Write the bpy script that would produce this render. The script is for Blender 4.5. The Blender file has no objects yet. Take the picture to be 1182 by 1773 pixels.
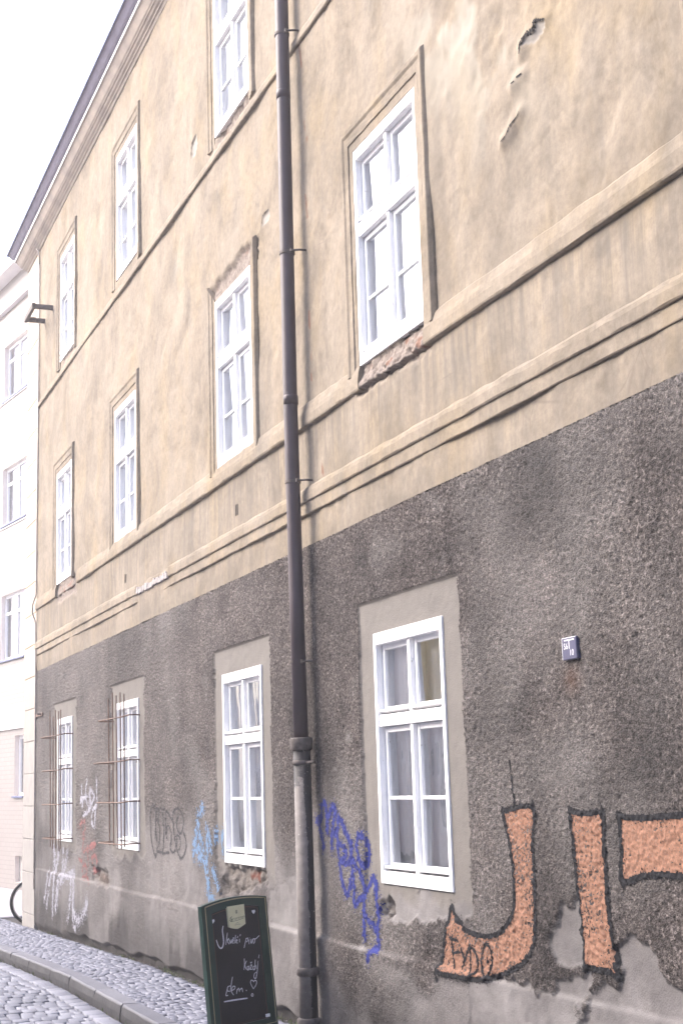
import bpy, bmesh, math, random
import numpy as np
from mathutils import Vector, Matrix
random.seed(7)
RNG = np.random.default_rng(11)
SC = bpy.context.scene
COL = SC.collection
PI = math.pi

# ------------------------------------------------------------------ noise (numpy)
def _hash(ix, iy, s):
    h = (ix.astype(np.int64) * 374761393 + iy.astype(np.int64) * 668265263 + s * 974711) & 0xFFFFFFFF
    h = ((h ^ (h >> 13)) * 1274126177) & 0xFFFFFFFF
    return ((h ^ (h >> 16)) & 0xFFFFFF) / float(0xFFFFFF)
def vnoise(x, y, s=0):
    ix, iy = np.floor(x), np.floor(y)
    fx, fy = x - ix, y - iy
    fx, fy = fx * fx * (3 - 2 * fx), fy * fy * (3 - 2 * fy)
    a, b = _hash(ix, iy, s), _hash(ix + 1, iy, s)
    c, d = _hash(ix, iy + 1, s), _hash(ix + 1, iy + 1, s)
    return (a + (b - a) * fx) * (1 - fy) + (c + (d - c) * fx) * fy
def fbm(x, y, o=4, s=0, g=.5):
    t, a, n = 0, 1., 0.
    for i in range(o):
        t = t + a * vnoise(x * 2 ** i + 17.3 * i, y * 2 ** i - 9.1 * i, s + i); n += a; a *= g
    return t / n
def grains(x, y, cell, s=0):
    """rounded pebble-like lumps of thrown render, 0..1"""
    u, v = x / cell, y / cell
    iu, iv = np.floor(u), np.floor(v)
    best = np.zeros_like(u)
    for dx in (-1, 0, 1):
        for dy in (-1, 0, 1):
            cx, cy = iu + dx, iv + dy
            px = cx + _hash(cx, cy, s); py = cy + _hash(cx, cy, s + 5)
            r = .45 + .6 * _hash(cx, cy, s + 9); am = .35 + .65 * _hash(cx, cy, s + 13)
            d2 = ((u - px) ** 2 + (v - py) ** 2) / (r * r)
            best = np.maximum(best, am * np.sqrt(np.clip(1 - d2, 0, 1)))
    return best
def sstep(a, b, x):
    t = np.clip((x - a) / (b - a), 0, 1); return t * t * (3 - 2 * t)
def in_poly(x, z, poly):
    res = np.zeros(x.shape, bool); n = len(poly)
    for i in range(n):
        x1, z1 = poly[i]; x2, z2 = poly[(i + 1) % n]
        if z1 == z2: continue
        c = ((z1 > z) != (z2 > z)) & (x < (x2 - x1) * (z - z1) / (z2 - z1) + x1)
        res ^= c
    return res
def seg_dist(x, z, pts):
    d = np.full(x.shape, 9.)
    for (x1, z1), (x2, z2) in zip(pts[:-1], pts[1:]):
        vx, vz = x2 - x1, z2 - z1; L = vx * vx + vz * vz + 1e-12
        t = np.clip(((x - x1) * vx + (z - z1) * vz) / L, 0, 1)
        d = np.minimum(d, np.hypot(x - x1 - t * vx, z - z1 - t * vz))
    return d
def poly_soft(x, z, poly, w, s):
    """1 inside, 0 outside, ragged edge of width w"""
    d = seg_dist(x, z, list(poly) + [poly[0]])
    d = np.where(in_poly(x, z, poly), d, -d)
    d = d + (fbm(x * 14, z * 14, 4, s) - .5) * .11
    return sstep(-w, w, d)
def smooth_pts(pts, k=5):
    if len(pts) < 3: return list(pts)
    out = []; P = [pts[0]] + list(pts) + [pts[-1]]
    for i in range(1, len(P) - 2):
        p0, p1, p2, p3 = [np.array(q, float) for q in P[i - 1:i + 3]]
        for j in range(k):
            t = j / k
            out.append(tuple(.5 * (2 * p1 + (p2 - p0) * t + (2 * p0 - 5 * p1 + 4 * p2 - p3) * t * t + (3 * p1 - p0 - 3 * p2 + p3) * t ** 3)))
    out.append(tuple(pts[-1])); return out

# ------------------------------------------------------------------ objects
def origin(o):
    v = Vector((0, 0, 0))
    while o is not None: v += Vector(o.location); o = o.parent
    return v
def link(name, me, mat, parent=None, smooth=False):
    o = bpy.data.objects.new(name, me); COL.objects.link(o)
    if mat is not None:
        for m in (mat if isinstance(mat, (list, tuple)) else [mat]): me.materials.append(m)
    if parent is not None: o.parent = parent
    if smooth:
        me.polygons.foreach_set('use_smooth', [True] * len(me.polygons))
    return o
def empty(name, loc, label=None, cat=None, group=None, parent=None, rotz=0):
    o = bpy.data.objects.new(name, None); COL.objects.link(o)
    o.empty_display_size = .2; o.location = loc; o.rotation_euler = (0, 0, rotz); o.parent = parent
    if label: o['label'] = label
    if cat: o['category'] = cat
    if group: o['group'] = group
    return o
def tag(o, label, cat, group=None):
    o['label'] = label; o['category'] = cat
    if group: o['group'] = group
    return o
def structure(o, kind='structure'):
    o['kind'] = kind; return o

class MB:
    """collects shapes, then becomes ONE mesh object"""
    def __init__(s): s.v = []; s.f = []; s.m = []
    def add(s, vs, fs, m=0):
        b = len(s.v); s.v += [tuple(p) for p in vs]; s.f += [tuple(b + i for i in f) for f in fs]; s.m += [m] * len(fs)
    def box(s, a, b, m=0, bev=0.):
        x0, y0, z0 = [min(p, q) for p, q in zip(a, b)]; x1, y1, z1 = [max(p, q) for p, q in zip(a, b)]
        if bev <= 0:
            s.add([(x0, y0, z0), (x1, y0, z0), (x1, y1, z0), (x0, y1, z0), (x0, y0, z1), (x1, y0, z1), (x1, y1, z1), (x0, y1, z1)],
                  [(0, 3, 2, 1), (4, 5, 6, 7), (0, 1, 5, 4), (1, 2, 6, 5), (2, 3, 7, 6), (3, 0, 4, 7)], m)
        else:
            bm = bmesh.new(); bmesh.ops.create_cube(bm, size=1)
            for v in bm.verts: v.co = Vector(((x0 + x1) / 2 + v.co.x * (x1 - x0), (y0 + y1) / 2 + v.co.y * (y1 - y0), (z0 + z1) / 2 + v.co.z * (z1 - z0)))
            bmesh.ops.bevel(bm, geom=list(bm.edges), offset=bev, segments=2, profile=.5, affect='EDGES')
            bm.verts.index_update()
            s.add([v.co[:] for v in bm.verts], [[v.index for v in f.verts] for f in bm.faces], m); bm.free()
    def tube(s, pts, r, n=10, m=0, cap=True, flat=None):
        pts = [Vector(p) for p in pts]; rings = []
        rs = r if isinstance(r, (list, tuple)) else [r] * len(pts)
        prev = None
        for i, p in enumerate(pts):
            t = (pts[min(i + 1, len(pts) - 1)] - pts[max(i - 1, 0)]).normalized()
            if prev is None:
                a = t.cross(Vector((0, 0, 1)))
                if a.length < .05: a = t.cross(Vector((1, 0, 0)))
            else: a = prev - t * prev.dot(t)
            a.normalize(); prev = a; b = t.cross(a)
            rings.append([p + (a * math.cos(2 * PI * k / n) + b * math.sin(2 * PI * k / n) * (flat or 1)) * rs[i] for k in range(n)])
        vs = [q for R in rings for q in R]; fs = []
        for i in range(len(rings) - 1):
            for k in range(n):
                fs.append((i * n + k, i * n + (k + 1) % n, (i + 1) * n + (k + 1) % n, (i + 1) * n + k))
        if cap: fs += [tuple(range(n - 1, -1, -1)), tuple((len(rings) - 1) * n + k for k in range(n))]
        s.add(vs, fs, m)
    def ribbon(s, pts, w, frame, lift, m=0, taper=False):
        """flat stroke in the plane frame=(o,ax,ay,n), lifted along n, with thickness"""
        o, ax, ay, nn = frame; P = [np.array(p, float) for p in pts]; L = []; R = []
        for i, p in enumerate(P):
            t = P[min(i + 1, len(P) - 1)] - P[max(i - 1, 0)]; t /= (np.linalg.norm(t) + 1e-9); q = np.array([-t[1], t[0]])
            ww = w * (.5 + .5 * math.sin(PI * (i + .5) / len(P)) ** .5) if taper else w
            L.append(p + q * ww / 2); R.append(p - q * ww / 2)
        V = [o + ax * q[0] + ay * q[1] + nn * lift for q in L + R]; n = len(P)
        s.add(V, [(i, i + 1, n + i + 1, n + i) for i in range(n - 1)], m)
    def build(s, name, mat, parent=None, smooth=False):
        me = bpy.data.meshes.new(name); og = origin(parent)
        me.from_pydata([(p[0] - og.x, p[1] - og.y, p[2] - og.z) for p in s.v], [], s.f)
        if any(s.m): me.polygons.foreach_set('material_index', s.m)
        me.update(); return link(name, me, mat, parent, smooth)
    def build_local(s, name, mat, parent=None, smooth=False):
        me = bpy.data.meshes.new(name); me.from_pydata(s.v, [], s.f)
        if any(s.m): me.polygons.foreach_set('material_index', s.m)
        me.update(); return link(name, me, mat, parent, smooth)

# ------------------------------------------------------------------ materials
class NT:
    def __init__(s, name):
        s.mat = bpy.data.materials.new(name); s.mat.use_nodes = True; s.t = s.mat.node_tree
        s.t.nodes.clear(); s.out = s.t.nodes.new('ShaderNodeOutputMaterial')
        s.pos = s.n('ShaderNodeNewGeometry').outputs['Position']
    def n(s, typ, **kw):
        nd = s.t.nodes.new(typ)
        for k, v in kw.items():
            if hasattr(nd, k) and k not in nd.inputs: setattr(nd, k, v)
        return nd
    def L(s, a, b): s.t.links.new(a, b)
    def put(s, sock, v):
        if hasattr(v, 'is_output') or isinstance(v, bpy.types.NodeSocket): s.L(v, sock)
        else: sock.default_value = v
    def scaled(s, v=(1, 1, 1), vec=None):
        m = s.n('ShaderNodeMapping'); s.L(vec or s.pos, m.inputs['Vector']); m.inputs['Scale'].default_value = v; return m.outputs['Vector']
    def noise(s, scale=5., detail=4., rough=.55, vec=None, dist=0.):
        m = s.n('ShaderNodeTexNoise'); s.L(vec or s.pos, m.inputs['Vector'])
        m.inputs['Scale'].default_value = scale; m.inputs['Detail'].default_value = detail; m.inputs['Roughness'].default_value = rough
        m.inputs['Distortion'].default_value = dist; return m.outputs['Fac']
    def voro(s, scale=50., vec=None, feat='F1'):
        m = s.n('ShaderNodeTexVoronoi'); m.feature = feat; s.L(vec or s.pos, m.inputs['Vector']); m.inputs['Scale'].default_value = scale
        return m.outputs['Distance']
    def ramp(s, fac, stops):
        r = s.n('ShaderNodeValToRGB'); s.L(fac, r.inputs['Fac']); e = r.color_ramp.elements
        while len(e) < len(stops): e.new(.5)
        for q, (p, c) in zip(e, stops):
            q.position = p; q.color = (c, c, c, 1) if not isinstance(c, (tuple, list)) else tuple(c) + (1,)
        return r.outputs['Color']
    def mix(s, fac, a, b, mode='MIX'):
        m = s.n('ShaderNodeMix'); m.data_type = 'RGBA'; m.blend_type = mode
        s.put(m.inputs['Factor'], fac)
        for i, v in ((6, a), (7, b)):
            if isinstance(v, (tuple, list)): m.inputs[i].default_value = tuple(v) + ((1,) if len(v) == 3 else ())
            else: s.L(v, m.inputs[i])
        return m.outputs[2]
    def math(s, op, a, b=0., c=0.):
        m = s.n('ShaderNodeMath'); m.operation = op
        s.put(m.inputs[0], a); s.put(m.inputs[1], b); s.put(m.inputs[2], c); return m.outputs[0]
    def attr(s, name):
        a = s.n('ShaderNodeAttribute'); a.attribute_name = name; return a.outputs['Fac']
    def bump(s, h, strength=.5, dist=.01, prev=None):
        b = s.n('ShaderNodeBump'); s.L(h, b.inputs['Height']); b.inputs['Strength'].default_value = strength; b.inputs['Distance'].default_value = dist
        if prev is not None: s.L(prev, b.inputs['Normal'])
        return b.outputs['Normal']
    def surf(s, col, rough=.9, normal=None, spec=.3, metal=0.):
        p = s.n('ShaderNodeBsdfPrincipled')
        if isinstance(col, (tuple, list)): p.inputs['Base Color'].default_value = tuple(col) + (1,)
        else: s.L(col, p.inputs['Base Color'])
        s.put(p.inputs['Roughness'], rough); p.inputs['Metallic'].default_value = metal
        p.inputs['Specular IOR Level'].default_value = spec
        if normal is not None: s.L(normal, p.inputs['Normal'])
        s.L(p.outputs['BSDF'], s.out.inputs['Surface']); return s.mat

def mat_plain(name, c, c2=None, rough=.8, scale=12., spec=.3, metal=0., bump=.15, bscale=60.):
    t = NT(name); c2 = c2 or tuple(v * .8 for v in c)
    f = t.ramp(t.noise(scale, 6, .6), [(.35, 0.), (.7, 1.)])
    return t.surf(t.mix(f, c, c2), rough, t.bump(t.noise(bscale, 4, .6), bump, .004), spec, metal)

def mat_roughcast():
    t = NT('roughcast_render')
    big = t.ramp(t.noise(1.25, 7, .68), [(.36, 0.), (.62, 1.)])
    streak = t.ramp(t.noise(1., 5, .6, t.scaled((3.2, 3.2, .5))), [(.35, 0.), (.75, 1.)])
    fine = t.noise(62., 5, .74)
    grain = t.voro(105.)
    rough_c = t.mix(big, (0.032, 0.027, 0.026), (0.120, 0.103, 0.096))
    mid = t.ramp(t.noise(4.2, 6, .65), [(.38, 0.), (.70, 1.)])
    rough_c = t.mix(t.math('MULTIPLY', mid, .55), rough_c, (0.122, 0.105, 0.097))
    rough_c = t.mix(t.math('MULTIPLY', streak, .5), rough_c, (0.075, 0.069, 0.067))
    speck = t.ramp(fine, [(.34, .22), (.64, 1.78)])
    rough_c = t.mix(1., rough_c, speck, 'MULTIPLY')
    vc = t.n('ShaderNodeTexVoronoi'); t.L(t.pos, vc.inputs['Vector']); vc.inputs['Scale'].default_value = 72.
    bw = t.n('ShaderNodeSeparateColor'); t.L(vc.outputs['Color'], bw.inputs[0])
    rough_c = t.mix(1., rough_c, t.ramp(bw.outputs[0], [(.0, .58), (.55, .92), (.86, 1.25), (1., 1.9)]), 'MULTIPLY')
    rough_c = t.mix(t.ramp(t.noise(40., 3, .6), [(.66, 0.), (.8, .55)]), rough_c, (0.125, 0.102, 0.091))
    sm = t.mix(t.ramp(t.noise(7., 7, .68), [(.3, 0.), (.72, 1.)]), (0.149, 0.140, 0.138), (0.256, 0.240, 0.233))
    sm = t.mix(t.ramp(t.noise(2.3, 4, .6), [(.45, 0.), (.75, .7)]), sm, (0.141, 0.130, 0.125))
    sm = t.mix(t.ramp(t.noise(130., 3, .6), [(.58, 0.), (.78, .5)]), sm, (0.082, 0.077, 0.074))
    band = t.mix(t.ramp(t.noise(4.5, 6, .62), [(.3, 0.), (.75, 1.)]), (0.196, 0.182, 0.164), (0.155, 0.143, 0.132))
    band = t.mix(t.ramp(t.noise(1., 5, .6, t.scaled((14, 14, 1.2))), [(.55, 0.), (.8, .45)]), band, (0.133, 0.122, 0.112))
    c = t.mix(t.attr('smooth'), rough_c, sm)
    c = t.mix(t.attr('band'), c, band)
    br = t.mix(t.ramp(t.noise(22., 6, .7), [(.35, 0.), (.65, 1.)]), (0.089, 0.076, 0.066), (0.194, 0.175, 0.157))
    c = t.mix(t.attr('broken'), c, br)
    c = t.mix(t.attr('brick'), c, t.mix(t.noise(30., 4, .6), (0.142, 0.043, 0.029), (0.105, 0.053, 0.038)))
    c = t.mix(t.attr('pale'), c, (0.273, 0.261, 0.250))
    c = t.mix(t.attr('dirt_and_shade'), c, (0.028, 0.026, 0.026))
    c = t.mix(t.attr('rust'), c, (0.116, 0.066, 0.044))
    hb = t.math('ADD', t.math('MULTIPLY', t.noise(170., 4, .7), 1.), t.math('MULTIPLY', grain, -.8))
    st = t.math('MULTIPLY_ADD', t.math('MAXIMUM', t.attr('smooth'), t.attr('band')), -.75, 1.)
    b = t.n('ShaderNodeBump'); t.L(hb, b.inputs['Height']); t.L(st, b.inputs['Strength']); b.inputs['Distance'].default_value = .0065
    b2 = t.bump(t.noise(45., 5, .65), .30, .004, b.outputs['Normal'])
    return t.surf(c, .95, b2, .12)

def mat_stucco():
    t = NT('aged_lime_plaster')
    n1 = t.ramp(t.noise(.75, 6, .62), [(.32, 0.), (.7, 1.)])
    c = t.mix(n1, (0.253, 0.207, 0.152), (0.284, 0.241, 0.190))
    n2 = t.ramp(t.noise(2.6, 7, .68, dist=.4), [(.44, 0.), (.72, .95)])
    c = t.mix(n2, c, (0.216, 0.183, 0.141))
    ver = t.ramp(t.noise(1., 7, .66, t.scaled((7., 7., .38))), [(.42, 0.), (.72, .8)])
    c = t.mix(ver, c, (0.214, 0.185, 0.150))
    yel = t.ramp(t.noise(1.7, 5, .6, t.scaled((1., 1., .6))), [(.50, 0.), (.72, .85)])
    c = t.mix(yel, c, (0.279, 0.220, 0.141))
    gry = t.ramp(t.noise(1.2, 4, .6, t.scaled((1.6, 1.6, .8))), [(.58, 0.), (.8, .5)])
    c = t.mix(gry, c, (0.214, 0.205, 0.187))
    pk = t.ramp(t.noise(22., 7, .72), [(.3, .80), (.7, 1.14)])
    c = t.mix(1., c, pk, 'MULTIPLY')
    blot = t.ramp(t.noise(1.35, 7, .7, dist=.8), [(.34, .72), (.50, .98), (.68, 1.16)])
    c = t.mix(1., c, blot, 'MULTIPLY')
    dst = t.ramp(t.noise(1., 6, .65, t.scaled((16., 16., .7))), [(.42, 0.), (.66, 1.)])
    c = t.mix(t.math('MULTIPLY', dst, t.attr('streak')), c, (0.143, 0.127, 0.109))
    w1 = t.voro(2.6, None, 'DISTANCE_TO_EDGE'); cr = t.math('MULTIPLY', t.ramp(w1, [(.0, 1.), (.012, 0.)]), t.ramp(t.noise(1.6, 4, .6), [(.55, 0.), (.66, .55)]))
    c = t.mix(cr, c, (0.149, 0.123, 0.101))
    sp = t.ramp(t.noise(48., 5, .75), [(.66, 0.), (.74, .5)]); c = t.mix(sp, c, (0.195, 0.170, 0.141))
    c = t.mix(t.attr('grime_and_shade'), c, (0.126, 0.109, 0.089))
    c = t.mix(t.attr('efflo'), c, (0.304, 0.280, 0.233))
    ex = t.mix(t.ramp(t.noise(30., 6, .7), [(.32, 0.), (.68, 1.)]), (0.120, 0.095, 0.079), (0.293, 0.251, 0.217))
    ex = t.mix(t.ramp(t.noise(6., 3, .5), [(.6, 0.), (.72, .7)]), ex, (0.182, 0.102, 0.073))
    c = t.mix(t.attr('broken'), c, ex)
    c = t.mix(t.attr('pale'), c, (0.304, 0.283, 0.253))
    c = t.mix(t.attr('rust'), c, (0.182, 0.088, 0.055))
    b = t.bump(t.noise(90., 4, .6), .25, .002); b = t.bump(t.noise(11., 5, .55), .28, .008, b)
    return t.surf(c, .92, b, .15)

def mat_white_paint(name='chalky_white_paint', c=(.86, .855, .86)):
    t = NT(name)
    f = t.ramp(t.noise(9., 7, .68), [(.35, 0.), (.8, 1.)])
    col = t.mix(f, c, tuple(v * .9 for v in c))
    chip = t.ramp(t.noise(30., 7, .75), [(.645, 0.), (.675, .85)])
    col = t.mix(chip, col, (.40, .37, .33))
    wear = t.ramp(t.noise(1., 6, .7, t.scaled((40., 40., 5.))), [(.54, 0.), (.78, .5)])
    col = t.mix(wear, col, (.56, .53, .49))
    return t.surf(col, .55, t.bump(t.noise(160., 3, .6), .25, .002), .35)

def mat_glass():
    t = NT('old_window_glass')
    g = t.n('ShaderNodeBsdfGlossy'); g.inputs['Roughness'].default_value = .015; g.inputs['Color'].default_value = (.95, .97, 1, 1)
    tr = t.n('ShaderNodeBsdfTransparent'); tr.inputs['Color'].default_value = (.97, .98, .98, 1)
    b = t.bump(t.noise(3.2, 2, .5, t.scaled((1.4, 1.4, .6))), .11, .02)
    t.L(b, g.inputs['Normal'])
    fr = t.n('ShaderNodeFresnel'); fr.inputs['IOR'].default_value = 1.55; t.L(b, fr.inputs['Normal'])
    k = t.math('MINIMUM', t.math('MULTIPLY_ADD', fr.outputs['Fac'], 1.8, .07), 1.)
    m = t.n('ShaderNodeMixShader'); t.L(k, m.inputs[0]); t.L(tr.outputs[0], m.inputs[1]); t.L(g.outputs[0], m.inputs[2])
    t.L(m.outputs[0], t.out.inputs['Surface']); return t.mat

def mat_spray(name, c, c2, cover=.0, rough=.85):
    t = NT(name)
    f = t.ramp(t.noise(95., 5, .7), [(.38, 0.), (.66, 1.)])
    col = t.mix(f, c, c2)
    col = t.mix(t.ramp(t.noise(7., 5, .6), [(.4, 0.), (.8, .4)]), col, tuple(.75 * v for v in c))
    return t.surf(col, rough, t.bump(t.noise(150., 4, .7), .5, .004), .12)

def mat_sett(name, ca, cb, cc):
    t = NT(name)
    a = t.attr('tone')
    col = t.mix(a, ca, cb); col = t.mix(t.ramp(t.noise(55., 5, .7), [(.4, 0.), (.75, .6)]), col, cc)
    col = t.mix(t.ramp(t.noise(1.3, 5, .65), [(.45, 0.), (.75, .35)]), col, tuple(.5 * v for v in ca))
    col = t.mix(t.math('MULTIPLY', t.attr('grime_and_shade'), t.ramp(t.noise(14., 5, .7), [(.2, .75), (.7, 1.)])), col, (.016, .0145, .014))
    return t.surf(col, .62, t.bump(t.noise(90., 5, .65), .5, .004), .4)

M = {}
M['roughcast'] = mat_roughcast(); M['stucco'] = mat_stucco(); M['white'] = mat_white_paint(); M['glass'] = mat_glass()
def mat_quoin():
    t = NT('sandstone_quoin')
    c = t.mix(t.ramp(t.noise(2.2, 6, .65), [(.3, 0.), (.72, 1.)]), (.54, .44, .335), (.40, .345, .285))
    sx = t.n('ShaderNodeSeparateXYZ'); t.L(t.pos, sx.inputs[0])
    low = t.math('SUBTRACT', 1., t.math('MULTIPLY', t.math('SUBTRACT', sx.outputs['Z'], 2.2), .7)); low = t.math('MINIMUM', t.math('MAXIMUM', low, 0.), 1.)
    c = t.mix(low, c, t.mix(t.noise(5., 6, .65), (.24, .225, .21), (.38, .36, .335)))
    return t.surf(c, .9, t.bump(t.noise(40., 6, .65), .4, .006), .2)
M['quoin'] = mat_quoin()
M['cornice'] = mat_plain('weathered_cornice_plaster', (.42, .365, .31), (.30, .265, .235), .9, 4., .2)
M['zinc'] = mat_plain('zinc_sheet', (.12, .145, .27), (.08, .10, .20), .45, 6., .5, .6)
M['tile'] = mat_plain('clay_roof_tile', (.28, .10, .06), (.19, .075, .05), .85, 5.)
M['brown'] = mat_plain('brown_enamel_pipe', (.068, .049, .057), (.048, .036, .042), .5, 4., .4, 0., .06, 30.)
def mat_castpipe():
    t = NT('flaking_painted_cast_iron')
    sx = t.n('ShaderNodeSeparateXYZ'); t.L(t.pos, sx.inputs[0])
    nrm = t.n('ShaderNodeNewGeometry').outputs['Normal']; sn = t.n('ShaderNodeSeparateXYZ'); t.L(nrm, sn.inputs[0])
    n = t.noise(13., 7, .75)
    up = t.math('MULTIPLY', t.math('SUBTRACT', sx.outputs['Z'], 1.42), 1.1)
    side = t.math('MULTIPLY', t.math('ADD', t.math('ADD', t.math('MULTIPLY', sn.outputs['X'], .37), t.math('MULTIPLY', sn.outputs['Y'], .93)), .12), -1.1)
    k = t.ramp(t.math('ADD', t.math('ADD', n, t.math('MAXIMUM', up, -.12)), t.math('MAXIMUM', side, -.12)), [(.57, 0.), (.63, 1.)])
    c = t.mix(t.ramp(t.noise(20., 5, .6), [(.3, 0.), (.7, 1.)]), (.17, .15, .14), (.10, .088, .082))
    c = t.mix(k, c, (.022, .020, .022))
    fl = t.ramp(t.noise(60., 4, .7), [(.66, 0.), (.69, 1.)])
    c = t.mix(fl, c, (.30, .285, .275))
    return t.surf(c, .6, t.bump(t.noise(70., 4, .6), .5, .005), .3)
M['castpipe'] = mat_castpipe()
M['iron'] = mat_plain('rusty_iron', (.11, .075, .060), (.19, .12, .085), .75, 20., .3, .2)
M['darkiron'] = mat_plain('dark_iron', (.085, .074, .072), (.14, .115, .10), .7, 20., .3, .3)
M['dark'] = mat_plain('dark_void', (.012, .011, .011), (.02, .018, .017), .9)
M['room'] = mat_plain('dim_room_plaster', (.40, .40, .41), (.33, .33, .34), .9)
M['curtain'] = mat_plain('net_curtain', (.84, .84, .86), (.76, .76, .79), .9, 3.)
M['orange'] = mat_spray('orange_spray', (.33, .172, .112), (.18, .11, .08))
M['black_spray'] = mat_spray('black_spray', (.012, .012, .014), (.03, .03, .033))
M['blue_spray'] = mat_spray('blue_spray', (.022, .03, .155), (.045, .052, .20))
M['sky_spray'] = mat_spray('light_blue_spray', (.13, .22, .36), (.18, .25, .34))
M['white_spray'] = mat_spray('white_spray', (.35, .35, .39), (.27, .265, .30))
M['red_spray'] = mat_spray('red_spray', (.27, .10, .095), (.24, .14, .13))
M['grey_tag'] = mat_spray('thin_black_marker', (.045, .045, .05), (.09, .085, .085))
M['enamel'] = mat_plain('blue_enamel', (.085, .085, .15), (.07, .07, .12), .3, 10., .5, 0., .04)
M['lettering_white'] = mat_plain('white_lettering', (.80, .80, .82), (.72, .72, .76), .5, 10., .3, 0., .0)
M['green'] = mat_plain('green_sign_paint', (.010, .040, .030), (.008, .028, .022), .32, 8., .5, 0., .05)
M['blackboard'] = mat_plain('slate_black', (.010, .010, .012), (.022, .021, .025), .5, 5., .3, 0., .1)
M['gold'] = mat_plain('gold_line', (.36, .33, .21), (.28, .25, .16), .5, 20.)
M['chalk'] = mat_plain('white_chalk', (.72, .72, .78), (.45, .45, .52), .95, 120., .1)
M['cream'] = mat_plain('cream_label', (.66, .64, .42), (.60, .57, .37), .5, 15., .3, 0., .02)
M['label_ink'] = mat_plain('label_ink', (.13, .14, .09), (.10, .11, .07), .6)
M['setts'] = mat_sett('granite_mosaic_sett', (.12, .128, .165), (.25, .257, .305), (.10, .105, .13))
M['cobble'] = mat_sett('granite_road_sett', (.13, .138, .172), (.25, .257, .30), (.105, .11, .135))
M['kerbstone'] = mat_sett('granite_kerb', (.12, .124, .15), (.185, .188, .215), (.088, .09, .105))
M['joint'] = mat_plain('sandy_joint', (.045, .043, .043), (.03, .028, .027), .95, 8.)
M['asphalt'] = mat_plain('pale_worn_asphalt', (.34, .34, .36), (.28, .28, .30), .9, 3.)
M['weed'] = mat_plain('weed_green', (.07, .11, .035), (.11, .13, .05), .7, 30.)
M['rubber'] = mat_plain('black_rubber', (.02, .02, .02), (.03, .03, .03), .7)
M['steel'] = mat_plain('brushed_alloy', (.45, .44, .43), (.36, .35, .34), .35, 10., .5, .8)
M['bikepaint'] = mat_plain('dark_red_frame', (.16, .02, .02), (.12, .015, .015), .35)

# ------------------------------------------------------------------ outlines measured on the wall (metres along the wall, height) and on the board
J_FILL = [(6.607,1.454),(6.29,1.472),(6.314,1.31),(6.317,1.168),(6.325,1.006),(6.34,0.874),(6.387,0.79),(6.48,0.726),(6.595,0.684),(6.76,0.636),(6.905,0.606),(7.028,0.596),(7.206,0.594),(7.404,0.597),(7.37,0.666),(7.329,0.805),(7.27,0.945),(7.227,0.903),(7.128,0.854),(7.004,0.826),(6.858,0.824),(6.714,0.849),(6.605,0.905),(6.541,0.971),(6.52,1.066),(6.521,1.159),(6.541,1.283),(6.577,1.367),(6.607,1.454)]
I_FILL = [(5.941,1.461),(5.794,1.447),(5.657,1.45),(5.664,1.345),(5.664,1.196),(5.661,1.049),(5.643,0.904),(5.609,0.758),(5.677,0.769),(5.783,0.772),(5.897,0.77),(5.897,0.816),(5.904,0.995),(5.919,1.185),(5.923,1.32),(5.941,1.461)]
T_FILL = [(5.535,1.44),(5.359,1.433),(5.071,1.446),(4.757,1.459),(4.788,1.222),(5.102,1.204),(5.227,1.205),(5.389,1.19),(5.534,1.165),(5.526,1.302),(5.535,1.44)]
FYDO = [[(7.252,0.783),(7.246,0.711),(7.228,0.636)],[(7.27,0.782),(7.175,0.773)],[(7.247,0.706),(7.172,0.718)],[(7.145,0.732),(7.106,0.691),(7.05,0.746)],[(7.106,0.691),(7.137,0.639)],[(7.037,0.752),(7.039,0.617)],[(7.041,0.757),(6.977,0.736),(6.95,0.685),(6.974,0.64),(7.039,0.611)],[(6.794,0.711),(6.8,0.683),(6.813,0.658),(6.83,0.639),(6.85,0.627),(6.87,0.625),(6.888,0.633),(6.901,0.649),(6.909,0.672),(6.91,0.7),(6.903,0.728),(6.89,0.753),(6.873,0.772),(6.853,0.783),(6.833,0.785),(6.815,0.777),(6.802,0.761),(6.795,0.738),(6.794,0.711)],[(6.848,0.716),(6.84,0.701)]]
ORANGE_EXTRA = [[(6.5,1.696),(6.488,1.6),(6.478,1.51),(6.472,1.458)],[(6.287,1.495),(6.286,1.448)],[(6.601,1.464),(6.6,1.43)],[(7.417,0.603),(7.417,0.551)],[(5.948,1.473),(5.936,1.441)],[(5.66,1.469),(5.661,1.429)],[(5.894,0.793),(5.898,0.755)],[(5.638,0.805),(5.604,0.754)],[(5.537,1.449),(5.521,1.412)],[(5.536,1.193),(5.532,1.143)]]
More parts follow.
